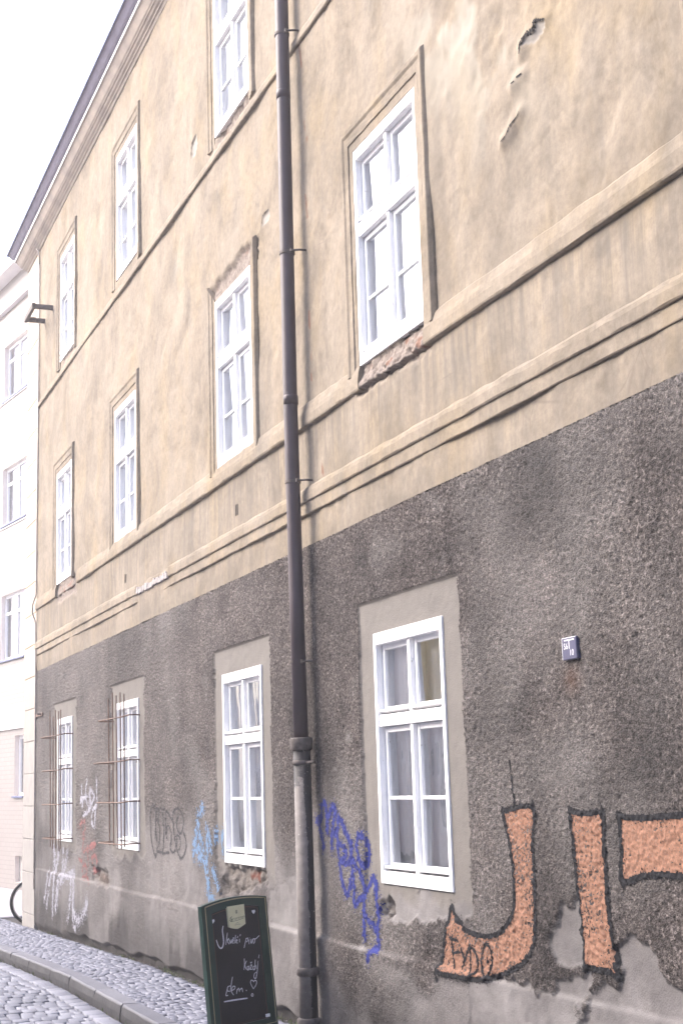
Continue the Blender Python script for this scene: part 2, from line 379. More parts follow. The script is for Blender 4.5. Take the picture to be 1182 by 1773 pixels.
BLUE = [[(9.147,1.204),(9.173,1.275),(9.231,1.352),(9.27,1.385),(9.18,1.391),(9.157,1.47)],[(9.157,1.47),(9.072,1.476),(9.06,1.387),(9.06,1.305)],[(9.054,1.387),(9.004,1.432),(8.939,1.47),(8.897,1.422)],[(8.895,1.454),(8.93,1.389),(8.975,1.29),(8.992,1.197)],[(8.975,1.29),(8.876,1.314),(8.839,1.4),(8.742,1.327),(8.662,1.244),(8.641,1.15)],[(8.839,1.4),(8.876,1.314),(8.881,1.249),(8.795,1.219),(8.739,1.178),(8.771,1.145),(8.86,1.142),(8.885,1.206)],[(8.633,1.244),(8.655,1.149),(8.745,1.114),(8.862,1.121),(8.839,1.036),(8.787,0.954),(8.732,0.926),(8.684,0.981),(8.649,1.055)],[(8.641,1.15),(8.635,1.056),(8.616,0.943),(8.616,0.875),(8.535,0.906),(8.451,0.921)],[(8.627,1.15),(8.547,1.091),(8.469,1.033),(8.447,0.972)],[(8.516,1.294),(8.435,1.27),(8.4,1.199),(8.42,1.127),(8.467,1.115),(8.528,1.154),(8.557,1.236),(8.516,1.294)],[(8.472,0.687),(8.475,0.808),(8.451,0.921),(8.389,1.016),(8.346,1.044),(8.296,1.001),(8.266,0.902),(8.252,0.824),(8.269,0.723),(8.248,0.666),(8.264,0.635),(8.33,0.624),(8.367,0.596),(8.37,0.561)],[(8.474,0.818),(8.382,0.784),(8.293,0.741),(8.247,0.676)]]
BLACK = [[(13.595,0.984),(13.676,1.049),(13.738,1.149),(13.755,1.264),(13.738,1.381),(13.68,1.442),(13.61,1.47),(13.556,1.443),(13.522,1.376),(13.532,1.322),(13.477,1.336),(13.451,1.302)],[(13.595,0.981),(13.539,1.039),(13.524,1.12),(13.535,1.214)],[(13.532,1.322),(13.547,1.254),(13.577,1.173)],[(13.516,1.389),(13.474,1.437),(13.421,1.423),(13.421,1.39),(13.353,1.437),(13.314,1.417),(13.276,1.371),(13.253,1.259),(13.269,1.16),(13.311,1.066),(13.391,1.037),(13.458,1.042),(13.526,1.036)],[(13.421,1.39),(13.432,1.309),(13.399,1.243),(13.42,1.163),(13.456,1.108),(13.458,1.042)],[(13.261,1.424),(13.195,1.431),(13.17,1.398),(13.187,1.26),(13.177,1.168)],[(13.17,1.398),(13.105,1.402),(13.042,1.367),(12.98,1.338),(12.941,1.355),(12.927,1.4),(12.839,1.433),(12.74,1.433),(12.668,1.402),(12.61,1.345),(12.624,1.282),(12.674,1.23),(12.748,1.223),(12.82,1.266),(12.83,1.33),(12.767,1.369)],[(12.941,1.355),(12.931,1.277),(12.909,1.2),(12.874,1.137),(12.876,1.079),(12.952,1.048),(13.039,1.068),(13.051,1.106),(13.011,1.146),(13.009,1.224),(13.071,1.275),(13.135,1.274),(13.163,1.221)],[(12.872,1.188),(12.797,1.203),(12.725,1.179),(12.702,1.129),(12.753,1.076)],[(12.835,1.176),(12.826,1.087),(12.755,1.026),(12.683,1.009),(12.598,1.037),(12.536,1.108),(12.545,1.17),(12.614,1.225)],[(13.526,1.036),(13.391,1.037),(13.312,1.03),(13.181,1.037),(13.104,1.043)]]
SKY = [[(11.953,1.446),(12.043,1.413),(12.111,1.375),(12.125,1.308),(12.095,1.236),(12.03,1.189)],[(12.184,1.24),(12.209,1.191),(12.256,1.14)],[(12.03,1.189),(11.99,1.123),(11.972,1.04),(11.912,0.935),(11.873,0.836)],[(11.853,1.27),(11.812,1.223),(11.751,1.177),(11.733,1.119)],[(11.843,1.247),(11.858,1.163),(11.852,1.074),(11.888,0.984)],[(12.1,1.114),(12.259,1.073),(12.283,1.048)],[(12.126,1.029),(11.972,1.04)],[(11.7,0.933),(11.62,0.878),(11.582,0.822)],[(11.89,0.936),(11.852,0.837),(11.878,0.748),(11.752,0.72)],[(11.439,1.243),(11.473,1.173),(11.455,1.121)],[(11.602,1.251),(11.594,1.199)]]
WHITE_TAG = [[(16.931,1.669),(16.957,1.583),(16.982,1.486),(16.877,1.55)],[(16.618,1.74),(16.694,1.635),(16.693,1.529),(16.538,1.413),(16.489,1.623),(16.412,1.476)],[(16.438,1.633),(16.239,1.549),(16.387,1.466),(16.538,1.392),(16.848,1.337)],[(16.117,1.733),(16.14,1.476),(16.337,1.393),(16.386,1.279),(16.286,1.239)],[(16.092,1.487),(16.189,1.394),(16.213,1.25)],[(16.616,1.56),(16.824,1.529),(16.902,1.443)]]
WHITE_DRIP = [[(18.688,0.924),(18.62,0.775),(18.741,0.597)],[(18.375,0.91),(18.493,0.722),(18.647,0.624)],[(18.072,0.908),(18.126,0.681),(18.302,0.515),(18.415,0.203)],[(17.807,0.893),(18.007,0.686),(18.182,0.532)],[(18.521,0.607),(18.576,0.375),(18.631,0.144)],[(18.242,0.529),(18.299,0.391),(18.385,0.217)],[(17.572,0.65),(17.623,0.375),(17.704,0.152)],[(18.182,0.532),(17.887,0.613),(17.488,0.653)],[(17.432,0.656),(17.454,0.331),(17.313,0.169),(17.097,0.153),(16.835,0.235),(16.63,0.351),(16.656,0.401)],[(17.429,0.505),(17.424,0.226),(17.284,0.065)],[(18.998,0.585),(19.251,0.278)],[(18.741,0.597),(19.049,0.197)]]
RED = [[(17.112,1.205),(16.873,1.273),(16.742,1.264),(16.741,1.169),(16.871,1.061),(16.845,1.146)],[(16.871,1.061),(16.896,0.975),(16.947,0.825),(17.107,0.852)],[(16.843,0.935),(16.687,0.96),(16.434,1.02),(16.236,1.045),(16.187,1.016),(16.384,0.99),(16.585,0.932),(16.558,0.809)],[(16.334,0.838),(16.383,0.877),(16.236,0.913),(16.114,0.876),(16.138,0.835)],[(16.945,0.72),(16.893,0.775),(16.737,0.786),(16.66,0.732),(16.736,0.677),(16.944,0.646),(16.788,0.664),(16.582,0.642),(16.531,0.593)],[(16.383,0.775),(16.333,0.736),(16.138,0.764)]]
SMOOTH = [[(6.184,0.936),(6.093,1.031),(5.935,1.05),(5.906,0.976),(5.902,0.769),(5.895,0.751),(6.048,0.745),(6.144,0.764),(6.219,0.806)],[(5.608,0.907),(5.485,0.944),(5.356,0.928),(5.303,0.847),(5.263,0.791),(5.159,0.752),(4.994,0.697),(5.016,0.533),(6.013,0.382),(5.87,0.652),(5.602,0.745),(5.616,0.843)],[(7.041,0.589),(6.761,0.63),(6.467,0.652),(6.429,0.606),(6.197,0.642),(6.17,0.703),(6.053,0.697),(5.858,0.755),(5.889,0.649),(5.991,0.572),(6.002,0.477),(7.056,0.33),(7.08,0.456)],[(10.374,0.818),(9.978,0.942),(9.729,0.994),(9.725,0.64),(10.354,0.611)],[(8.217,1.01),(7.241,1.024),(7.014,1.085),(7.035,0.875),(7.993,0.823),(8.247,0.824)]]
BROKEN = [[(11.384,0.997),(10.395,1.016),(10.335,0.914),(10.645,0.866),(11.163,0.772),(11.557,0.749),(11.349,0.919)],[(8.216,0.876),(8.11,0.917),(8.022,0.908),(8.052,0.857),(8.144,0.817),(8.22,0.826)]]
BRICK = [[(10.872,0.957),(10.569,0.976),(10.555,0.918),(10.785,0.913)]]
CRACK = [[(5.722,5.317),(5.767,5.334),(5.812,5.355),(5.835,5.316),(5.902,5.325),(5.954,5.301),(5.969,5.252)],[(5.962,5.14),(6.011,5.143)],[(6.032,5.133),(6.062,5.132)],[(6.021,4.963),(6.042,4.947),(6.114,4.934),(6.159,4.892),(6.212,4.879)],[(11.908,7.496),(12.063,7.463),(12.107,7.339)],[(9.989,6.007),(10.13,6.001),(10.149,5.926)]]
FLAKE = [[(5.812,5.355),(5.722,5.314),(5.745,5.283),(5.784,5.269),(5.843,5.249),(5.945,5.286),(5.954,5.301),(5.902,5.325),(5.835,5.316)],[(11.908,7.496),(11.875,7.379),(11.954,7.312),(12.107,7.339),(12.063,7.463)],[(9.989,6.007),(9.966,5.937),(10.051,5.908),(10.149,5.926),(10.13,6.001)]]
LINTEL_GAP = [(11.585,5.789),(11.547,5.851),(11.374,5.895),(10.863,5.875),(10.727,5.925),(10.386,5.904),(10.244,5.871),(10.271,5.759),(10.336,5.708),(10.871,5.722),(11.43,5.745)]
MOULD_GAP = [(14.218,3.642),(12.916,3.614),(12.919,3.539),(14.219,3.574)]
SLOTS = [(10.912,3.803),(14.707,3.781)]
CHALK = [[(0.1697,0.1397),(0.1602,0.1667),(0.162,0.2046),(0.1607,0.242),(0.1482,0.2684),(0.1321,0.2731),(0.1156,0.2544),(0.1044,0.2177)],[(0.1987,0.1862),(0.1881,0.2224),(0.1775,0.2585)],[(0.1901,0.2321),(0.2069,0.2227),(0.1954,0.2399),(0.207,0.259)],[(0.2135,0.2307),(0.2157,0.2546),(0.2278,0.2327)],[(0.2292,0.247),(0.2439,0.2406),(0.2372,0.2331),(0.2286,0.2517),(0.2451,0.2569)],[(0.2397,0.2225),(0.2442,0.2279),(0.2511,0.2227)],[(0.2642,0.2094),(0.2529,0.2599)],[(0.2634,0.2519),(0.2752,0.2441),(0.2681,0.2398),(0.2629,0.2565),(0.2763,0.2613)],[(0.2756,0.2299),(0.2833,0.2191)],[(0.2939,0.2372),(0.2912,0.2591)],[(0.299,0.2213),(0.3048,0.2103)],[(0.3498,0.2403),(0.3246,0.2985)],[(0.3492,0.245),(0.3637,0.2422),(0.3582,0.2605),(0.3449,0.2644)],[(0.3702,0.2527),(0.3692,0.2811)],[(0.3767,0.2417),(0.3777,0.2442)],[(0.3834,0.2498),(0.388,0.28),(0.4012,0.2523)],[(0.4056,0.2792),(0.4038,0.2574),(0.4184,0.2547),(0.418,0.2738),(0.405,0.2839)],[(0.4166,0.2592),(0.4369,0.2525),(0.4615,0.2391)],[(0.3178,0.3638),(0.3151,0.4012),(0.3067,0.4329)],[(0.3349,0.3806),(0.3177,0.4063),(0.3298,0.4374)],[(0.3485,0.4157),(0.3366,0.4186),(0.3381,0.4378),(0.3474,0.4345),(0.3526,0.414),(0.3531,0.4401)],[(0.3617,0.413),(0.3759,0.4128),(0.36,0.4364),(0.3758,0.4388)],[(0.3656,0.3923),(0.3704,0.4001),(0.3784,0.3928)],[(0.3971,0.4231),(0.3845,0.426),(0.3847,0.4449),(0.3951,0.4394)],[(0.4079,0.3844),(0.396,0.4476)],[(0.4094,0.4179),(0.4109,0.4419)],[(0.4305,0.3949),(0.4183,0.4501),(0.3991,0.4993),(0.3842,0.4898),(0.3913,0.4696),(0.4105,0.4608)],[(0.4442,0.3588),(0.4371,0.3792)],[(0.2085,0.4599),(0.1916,0.5061),(0.1791,0.5483)],[(0.1847,0.512),(0.1624,0.5154),(0.1579,0.5378),(0.1747,0.5429)],[(0.1598,0.5219),(0.1412,0.5629),(0.1597,0.5645)],[(0.1885,0.5428),(0.2143,0.5363),(0.221,0.5225),(0.2026,0.5195),(0.1898,0.5477),(0.2056,0.5721)],[(0.2281,0.5679),(0.2379,0.5392)],[(0.2368,0.5484),(0.2508,0.5367),(0.2542,0.5605)],[(0.2553,0.5514),(0.2756,0.5407),(0.2801,0.5657)],[(0.3084,0.5577),(0.3141,0.5633)],[(0.3701,0.5607),(0.3512,0.5223),(0.3598,0.5048),(0.375,0.512),(0.3775,0.5171),(0.3913,0.5098),(0.4028,0.5211),(0.3938,0.5409),(0.3701,0.5607)],[(0.3648,0.5974),(0.3627,0.6018),(0.3582,0.604),(0.3532,0.6031),(0.3495,0.5996),(0.3485,0.5948),(0.3506,0.5904),(0.3551,0.5882),(0.3601,0.5891),(0.3638,0.5926),(0.3648,0.5974)],[(0.1214,0.5988),(0.2113,0.6023),(0.3148,0.6089)]]
BOARD_PTS = {'inner': [(0.0797,0.0572),(0.4722,0.0523),(0.4768,0.7529),(0.2245,0.7518),(0.0847,0.727)],'gold': [(0.0267,0.0082),(0.1593,-0.0107),(0.2862,-0.0141),(0.524,0.0076),(0.5303,0.7929),(0.4302,0.7869)],'outer': [(0.0001,0.0001),(0.1612,-0.027),(0.288,-0.0283),(0.5383,-0.0004)],'label': [(0.2047,0.0306),(0.3451,0.0291),(0.3426,0.1534),(0.2665,0.1741),(0.2082,0.1591)],'clips': [(0.0871,0.1005),(0.4288,0.0855),(0.4655,0.7391)],'word': [(0.2144,0.1078),(0.33,0.0992),(0.2308,0.129)]}
BOARD = {'o': [9.139,0.8681,0.8715],'w': [0.37703,-0.92501,0.04696],'h': [-0.04153,-0.06753,-0.99685]}

# ------------------------------------------------------------------ lie of the land: level by the house, dropping towards the lane
def gz(x):
    return -.0243 * min(max(0., x - 13.5), 19.)
XE = 20.95            # street corner of the old house
LOWER = [(7.715, .98), (10.885, 1.0), (14.72, .95), (18.02, .90), (3.96, .98), (.8, .98)]
UPPER = [(7.765, .98), (10.925, .97), (14.76, .98), (18.11, .97), (3.98, .98), (.8, .98)]
TOPS = [(7.74, .98), (10.86, .96), (14.65, .97), (17.97, .93), (3.98, .98), (.8, .98)]
ZL, HL = 1.02, 1.495
ZU, HU = 4.245, 1.47
ZT, HT = 7.195, 1.45

house = empty('townhouse', (8, 0, 0), 'old three storey townhouse with peeling beige plaster above graffitied grey roughcast', 'building')

def lines(a, b, step, snap):
    xs = [a]
    while xs[-1] < b: xs.append(xs[-1] + step(xs[-1]))
    xs[-1] = b; xs = np.array(xs); used = set()
    for e in sorted(snap):
        i = int(np.argmin(np.abs(xs - e)))
        if i in used: i += 1
        xs[i] = e; used.add(i)
    return np.sort(xs)
def grid_mesh(name, xs, zs, Y, holes, attrs, mat, parent):
    nx, nz = len(xs), len(zs); og = origin(parent)
    X, Z = np.meshgrid(xs, zs, indexing='ij')
    co = np.stack([X - og.x, Y - og.y, Z - og.z], -1).reshape(-1, 3)
    cx, cz = (xs[1:] + xs[:-1]) / 2, (zs[1:] + zs[:-1]) / 2
    keep = np.ones((nx - 1, nz - 1), bool)
    for x0, x1, z0, z1 in holes:
        keep &= ~(((cx > x0) & (cx < x1))[:, None] & ((cz > z0) & (cz < z1))[None, :])
    i, j = np.nonzero(keep); a = i * nz + j
    F = np.stack([a, a + 1, a + nz + 1, a + nz], -1)
    me = bpy.data.meshes.new(name); nf = len(F)
    me.vertices.add(len(co)); me.vertices.foreach_set('co', co.astype(np.float32).ravel())
    me.loops.add(nf * 4); me.loops.foreach_set('vertex_index', F.astype(np.int32).ravel())
    me.polygons.add(nf); me.polygons.foreach_set('loop_start', np.arange(0, nf * 4, 4, dtype=np.int32))
    me.update(calc_edges=True)
    for k, v in attrs.items():
        at = me.attributes.new(k, 'FLOAT', 'POINT'); at.data.foreach_set('value', v.astype(np.float32).ravel())
    me.validate(); return link(name, me, mat, parent, True)
def gauss(X, Z, lst):
    t = np.zeros(X.shape)
    for x, z, sx, sz, a in lst: t += a * np.exp(-((X - x) / sx) ** 2 - ((Z - z) / sz) ** 2)
    return t

# ---- roughcast ground floor
holes = [(c - w / 2, c + w / 2, ZL, ZL + HL) for c, w in LOWER]
def stepx(x):
    if x < 4.2: return .12
    return .0095 if x < 8.4 else min(.05, .0095 * (x / 8.4) ** 1.9)
snapx = [e for h in holes for e in h[:2]] + [c + s * .715 for c, w in LOWER for s in (-1, 1)]
xsL = lines(-4., 20.0, stepx, snapx)
zsL = np.concatenate([np.arange(-.5, -.02, .04), lines(-.02, 3.245, lambda z: .0085, [ZL, ZL + HL, 2.715])])
X, Z = np.meshgrid(xsL, zsL, indexing='ij')
n_lo = fbm(X * .9, Z * .9, 4, 3)
smooth = np.zeros(X.shape)
for i, pg in enumerate(SMOOTH): smooth = np.maximum(smooth, poly_soft(X, Z, pg, .012, 40 + i))
# the foot of the wall west of the pipe is trowelled rather than thrown
foot = (.55 + .45 * sstep(.42, .58, fbm(X * 1.7, Z * 1.7, 4, 133))) * sstep(1.35, .75, Z + (fbm(X * .8, Z * .8, 4, 8) - .5) * 1.3) * sstep(8.6, 9.8, X)
smooth = np.maximum(smooth, .85 * foot)
foot2 = sstep(.60, .54, Z) * sstep(.46, .66, fbm(X * 1.1, Z * 1.6, 4, 21)) * .7
smooth = np.maximum(smooth, foot2)
band = np.zeros(X.shape)
for c, w in LOWER:
    e = (fbm(X * 9, Z * 9, 3, 77) - .5) * .02
    b = ((np.abs(X - c) < .716 + e) & (Z < 2.716) & (Z > .90)).astype(float)
    band = np.maximum(band, b * sstep(.88, 1.0, Z + (fbm(X * 5, Z * 5, 4, 31) - .5) * .28))
broken = np.zeros(X.shape)
for i, pg in enumerate(BROKEN): broken = np.maximum(broken, poly_soft(X, Z, pg, .02, 60 + i))
hole2 = poly_soft(X, Z, [(15.55, .60), (16.35, .63), (16.4, .78), (15.6, .76)], .03, 71)
broken = np.maximum(broken, hole2)
brick = poly_soft(X, Z, BRICK[0], .02, 66)
rim = np.clip(1 - np.abs(smooth - .5) * 2, 0, 1)
ledge = np.exp(-((Z - .615 - (fbm(X * 1.4, Z * 0, 3, 5) - .5) * .02) / .012) ** 2) * sstep(.30, .5, fbm(X * 2.2, Z * 3, 3, 15) + .1)
pale = np.clip(ledge * .55 * sstep(.42, .62, fbm(X * 1.3, Z * 0 + 2., 3, 89)) * (1 - .75 * sstep(11, 13, X)) + rim * .22 * (X < 8) + gauss(X, Z, [(10.05, .68, .28, .06, .8), (10.0, .82, .14, .1, .35), (16.6, .62, .5, .05, .6), (17.9, .6, .5, .05, .3), (13.7, .35, .06, .12, .6), (6.0, .50, .16, .05, .55), (5.5, .52, .5, .035, .45), (8.3, .72, .05, .1, .5), (8.5, .63, .04, .06, .45), (8.65, 1.9, .06, .04, .5)]), 0, 1)
fleck = sstep(.68, .80, fbm(X * 3.2, Z * 3.2, 5, 91)) * .16
pale = np.maximum(pale, fleck * (Z > .7) * (1 - band))
base_line = .03 + .10 * fbm(X * 2.2, Z * 0, 4, 44) + np.array([gz(v) for v in xsL])[:, None]
dirt_and_shade = (.34 + .24 * sstep(9.5, 12., X)) * sstep(.62, .05, Z - np.array([gz(v) for v in xsL])[:, None]) * (.35 + .9 * fbm(X * 1.6, Z * .9, 4, 52))
dirt_and_shade += gauss(X, Z, [(8.98, 1.75, .16, .5, .45), (9.5, 1.9, .2, .45, .5), (8.97, .9, .1, .6, .22), (5.55, 1.62, .5, .14, .28), (6.55, 1.85, .22, .25, .3), (6.75, 2.4, .14, .8, .26), (6.3, 2.95, 1.6, .18, .20), (9.0, 2.9, .25, .35, .25), (8.6, 2.6, .2, .5, .16),
     (14.0, .3, .8, .35, .28), (18.7, .2, 1.2, .4, .42), (12.3, .35, .5, .35, .2), (16.0, 1.2, .4, .5, .2), (19.4, 2.8, .4, .4, .25), (13.4, 2.9, 1.2, .25, .16), (5.0, 2.9, .8, .3, .2), (8.0, .3, .7, .2, .2)])
dirt_and_shade += .40 * sstep(.55, .12, Z) * sstep(.5, .66, fbm(X * 2.4, Z * 1.3, 5, 131)) * (X > 8.6)
dirt_and_shade += .28 * sstep(.5, .70, fbm(X * 1.3, Z * 1.0, 4, 23)) + .16 * sstep(.5, .75, fbm(X * 5, Z * .8, 4, 29)) * (Z < 1.6)
dirt_and_shade -= gauss(X, Z, [(6.0, 1.72, .3, .14, .25), (5.9, 2.55, .35, .25, .2), (7.2, 3.05, .2, .1, .2), (5.1, 2.1, .5, .4, .12)])
fade_and_flare = sstep(.50, .70, fbm(X * .75 + 4.2, Z * .8, 4, 101)) * .26 + .22 * sstep(9., 18., X) * (.5 + fbm(X * 1.2, Z * 1.2, 4, 103)) + gauss(X, Z, [(5.9, 1.75, .35, .16, .22), (7.9, 3.0, .25, .1, .2), (5.2, 2.2, .4, .5, .14), (10.2, 1.2, .25, .5, .30), (13.0, .95, .7, .35, .22), (8.7, 1.2, .2, .5, .18)])  # worn pale patches, plus lens flare painted in as paler render farther along
pale = np.clip(np.maximum(pale, fade_and_flare * (1 - band)), 0, 1)
dirt_and_shade = np.clip(dirt_and_shade * (1 - .75 * band), 0, .8)
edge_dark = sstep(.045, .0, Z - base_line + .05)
dirt_and_shade = np.maximum(dirt_and_shade, .85 * edge_dark)  # eroded gap at the foot: its shade is painted in as well
rust = np.clip(gauss(X, Z, [(5.86, 2.06, .07, .06, .5), (15.9, .69, .3, .05, .5), (17.0, 1.2, .07, .12, .35)]), 0, 1)
plinth = sstep(.635, .605, Z + (fbm(X * 2, Z * 0, 3, 5) - .5) * .02)
g1 = grains(X, Z, .0185, 1); g2 = grains(X + 3.1, Z + 1.7, .028, 2)
thick = (1 - np.maximum(smooth, band))
amp = .45 + .9 * fbm(X * 1.5, Z * 1.5, 3, 12)
Y = .010 * thick + thick * amp * (.0080 * g1 + .0055 * g2 + .0075 * (RNG.random(X.shape) - .35)) + (fbm(X * 2.2, Z * 2.2, 4, 6) - .5) * .018 * (1 - .6 * band)
Y += plinth * (.010 + .016 * sstep(.35, .6, fbm(X * .7, Z * 0, 3, 88))) + (1 - thick) * (fbm(X * 22, Z * 22, 4, 9) - .5) * .004
Y += smooth * (fbm(X * 6, Z * 6, 4, 19) - .5) * .012
Y -= broken * (0.018 + .05 * fbm(X * 11, Z * 11, 4, 14)) - broken * .02 * grains(X, Z, .07, 4)
Y -= edge_dark * (.015 + .06 * fbm(X * 4, Z * 6, 3, 33))
Y = np.where(Z < gz(20) - .12, 0.0, Y)
for c, w in LOWER:      # keep the plaster tight against the frames
    k = ((np.abs(X - c) < w / 2 + .004) & (Z > ZL - .004) & (Z < ZL + HL + .004))
    Y = np.where(k, np.minimum(Y, .004), Y)
YL = Y
wall_low = grid_mesh('roughcast_wall', xsL, zsL, YL, holes, dict(smooth=smooth, band=band, dirt_and_shade=dirt_and_shade, broken=broken, brick=brick * broken, pale=pale, rust=rust), M['roughcast'], house)
wall_low['label'] = 'grey roughcast ground floor wall'
def lowY(x, z):
    i = np.clip(np.searchsorted(xsL, x) - 1, 0, len(xsL) - 2); j = np.clip(np.searchsorted(zsL, z) - 1, 0, len(zsL) - 2)
    u = (x - xsL[i]) / (xsL[i + 1] - xsL[i]); v = (z - zsL[j]) / (zsL[j + 1] - zsL[j])
    return (YL[i, j] * (1 - u) + YL[i + 1, j] * u) * (1 - v) + (YL[i, j + 1] * (1 - u) + YL[i + 1, j + 1] * u) * v

# ---- plastered upper floors
holesU = [(c - w / 2, c + w / 2, ZU, ZU + HU) for c, w in UPPER] + [(c - w / 2, c + w / 2, ZT, ZT + HT) for c, w in TOPS]
def stepu(x):
    if x < 4.2: return .14
    return .012 if x < 7.0 else min(.07, .014 * (x / 7.0) ** 1.7)
xsU = lines(-4., 20.0, stepu, [e for h in holesU for e in h[:2]])
zsU = lines(3.245, 9.40, lambda z: .013 if 4.7 < z < 5.5 else .02, [ZU, ZU + HU, ZT, ZT + HT])
X, Z = np.meshgrid(xsU, zsU, indexing='ij')
exg = poly_soft(X, Z, [(p, q) for p, q in LINTEL_GAP], .02, 80)
sill = np.zeros(X.shape)
for x0, x1, z0, z1 in [(7.22, 8.32, 4.06, 4.25), (17.35, 18.55, 4.0, 4.25), (10.5, 11.35, 4.17, 4.25), (10.45, 11.3, 7.09, 7.2), (14.5, 15.1, 4.19, 4.25), (17.6, 18.3, 7.12, 7.2)]:
    sill = np.maximum(sill, poly_soft(X, Z, [(x0, z0), (x1, z0), (x1, z1), (x0, z1)], .02, 83))
sill = np.maximum(sill, poly_soft(X, Z, [(11.34, 7.15), (11.42, 7.15), (11.44, 8.7), (11.34, 8.7)], .02, 84))
bro = np.maximum(exg, sill)
fl = np.zeros(X.shape)
for i, pg in enumerate(FLAKE):
    d = seg_dist(X, Z, list(pg) + [pg[0]]); fl = np.maximum(fl, sstep(.0, .006, np.where(in_poly(X, Z, pg), d, -d)))
crk = np.full(X.shape, 9.)
for c in CRACK[:4]: crk = np.minimum(crk, seg_dist(X, Z, c))
lip = np.exp(-(crk / .045) ** 2)
blister = gauss(X, Z, [(5.8, 5.6, .5, .35, 1.), (6.3, 5.5, .4, .5, .7), (5.3, 4.7, .5, .3, .6), (6.1, 4.9, .2, .25, .8), (6.6, 5.9, .5, .5, .8)])
Y = .014 + (fbm(X * 1.1, Z * 1.1, 4, 16) - .5) * .045 + (fbm(X * 6, Z * 5, 4, 17) - .5) * .011 * (.5 + blister)
Y += blister * (fbm(X * 4.5, Z * 4.5, 3, 18) - .5) * .035 + lip * .020 - fl * .006
Y -= bro * (.02 + .035 * fbm(X * 9, Z * 9, 4, 34)) - bro * .022 * grains(X, Z, .09, 6) + fl * .003
dent = sstep(.62, .72, fbm(X * 5, Z * 5, 3, 95)) * .004; Y -= dent
for h in holesU:
    k = (X > h[0] - .004) & (X < h[1] + .004) & (Z > h[2] - .004) & (Z < h[3] + .004)
    Y = np.where(k, np.minimum(Y, .003), Y)
YU = Y
streak = .8 * np.clip(sstep(4.12, 4.02, Z) * (.45 + .55 * sstep(3.5, 4.1, Z)) + .35 * sstep(7.0, 6.8, Z) * sstep(6.3, 6.9, Z) * .5, 0, 1)
grime_and_shade = gauss(X, Z, [(8.95, 5.3, .10, 1.6, .18), (6.98, 5.0, .07, .8, .40), (6.95, 4.4, .12, .2, .25), (7.4, 3.85, .5, .2, .22), (10.1, 4.45, .1, .3, .2), (13.9, 3.35, .35, .08, .5), (10.6, 3.35, 1.3, .07, .22), (15.8, 3.36, .8, .06, .3), (18.2, 3.7, .12, .25, .55), (4.7, 5.5, .18, .9, .35), (5.0, 4.35, .55, .12, .3), (9.6, 6.4, .2, .6, .12)])  # grimy patches, plus shadow stripes beside the window jambs painted in
grime_and_shade += .28 * sstep(.05, .0, Z - 3.30) * fbm(X * 3, Z * 3, 3, 61) + .25 * sstep(.58, .75, fbm(X * 2.2, Z * 1.5, 4, 62))
efflo = sstep(.50, .66, fbm(X * 3.2, Z * 3.0, 5, 63)) * gauss(X, Z, [(6.6, 5.9, .7, .5, 1.), (6.2, 5.3, .35, .5, .5)])
rustU = np.zeros(X.shape)
for c in ([(9.171, 4.91), (9.15, 4.60), (9.153, 4.374)], [(9.177, 5.783), (9.142, 5.615)], [(9.16, 6.35), (9.12, 6.2)], [(9.19, 6.95), (9.17, 6.8)], [(9.0, 3.75), (8.98, 3.6)]):
    rustU = np.maximum(rustU, sstep(.022, .006, seg_dist(X, Z, c)) * sstep(.40, .55, fbm(X * 25, Z * 12, 3, 97)))
wall_up = grid_mesh('plaster_wall', xsU, zsU, YU, holesU, dict(broken=bro, pale=np.clip(fl * .9, 0, 1), streak=streak, grime_and_shade=np.clip(grime_and_shade, 0, .75), efflo=np.clip(efflo, 0, 1), rust=rustU), M['stucco'], house)
wall_up['label'] = 'beige plaster wall of the upper floors'

def upY(x, z):
    i = min(max(int(np.searchsorted(xsU, x)) - 1, 0), len(xsU) - 2); j = min(max(int(np.searchsorted(zsU, z)) - 1, 0), len(zsU) - 2); return float(YU[i:i + 2, j:j + 2].max())
# peeling lips of plaster standing off the wall, and the dark split behind them
for c, w in zip(CRACK, (.026, .014, .010, .009, .014, .012)):
    crack = MB(); P = smooth_pts(c, 6)
    for i in range(len(P) - 1):
        a, b = np.array(P[i]), np.array(P[i + 1]); t = (b - a) / (np.linalg.norm(b - a) + 1e-9); q = np.array([-t[1], t[0]])
        wa = w * (.35 + .9 * random.random()) * (.4 + .6 * math.sin(PI * (i + .5) / len(P)))
        ya = float(.014 + .030)
        crack.add([(a[0] - q[0] * wa / 2, ya, a[1] - q[1] * wa / 2), (b[0] - q[0] * wa / 2, ya, b[1] - q[1] * wa / 2), (b[0] + q[0] * wa / 2, ya, b[1] + q[1] * wa / 2), (a[0] + q[0] * wa / 2, ya, a[1] + q[1] * wa / 2)], [(0, 3, 2, 1)])
    crack.v = [(x, upY(x, z) + .002, z) for x, y, z in crack.v]
    crack.build('plaster_crack', M['dark'], house)
for x, z in SLOTS:
    sl = MB()
    y = upY(x, z)
    sl.box((x - .025, y - .01, z - .045), (x - .017, y + .007, z + .045)); sl.box((x + .017, y - .01, z - .045), (x + .025, y + .007, z + .045)); sl.box((x - .017, y - .02, z - .04), (x + .017, y + .002, z + .04), 1)
    sl.build('air_slot', [M['stucco'], M['dark']], house)

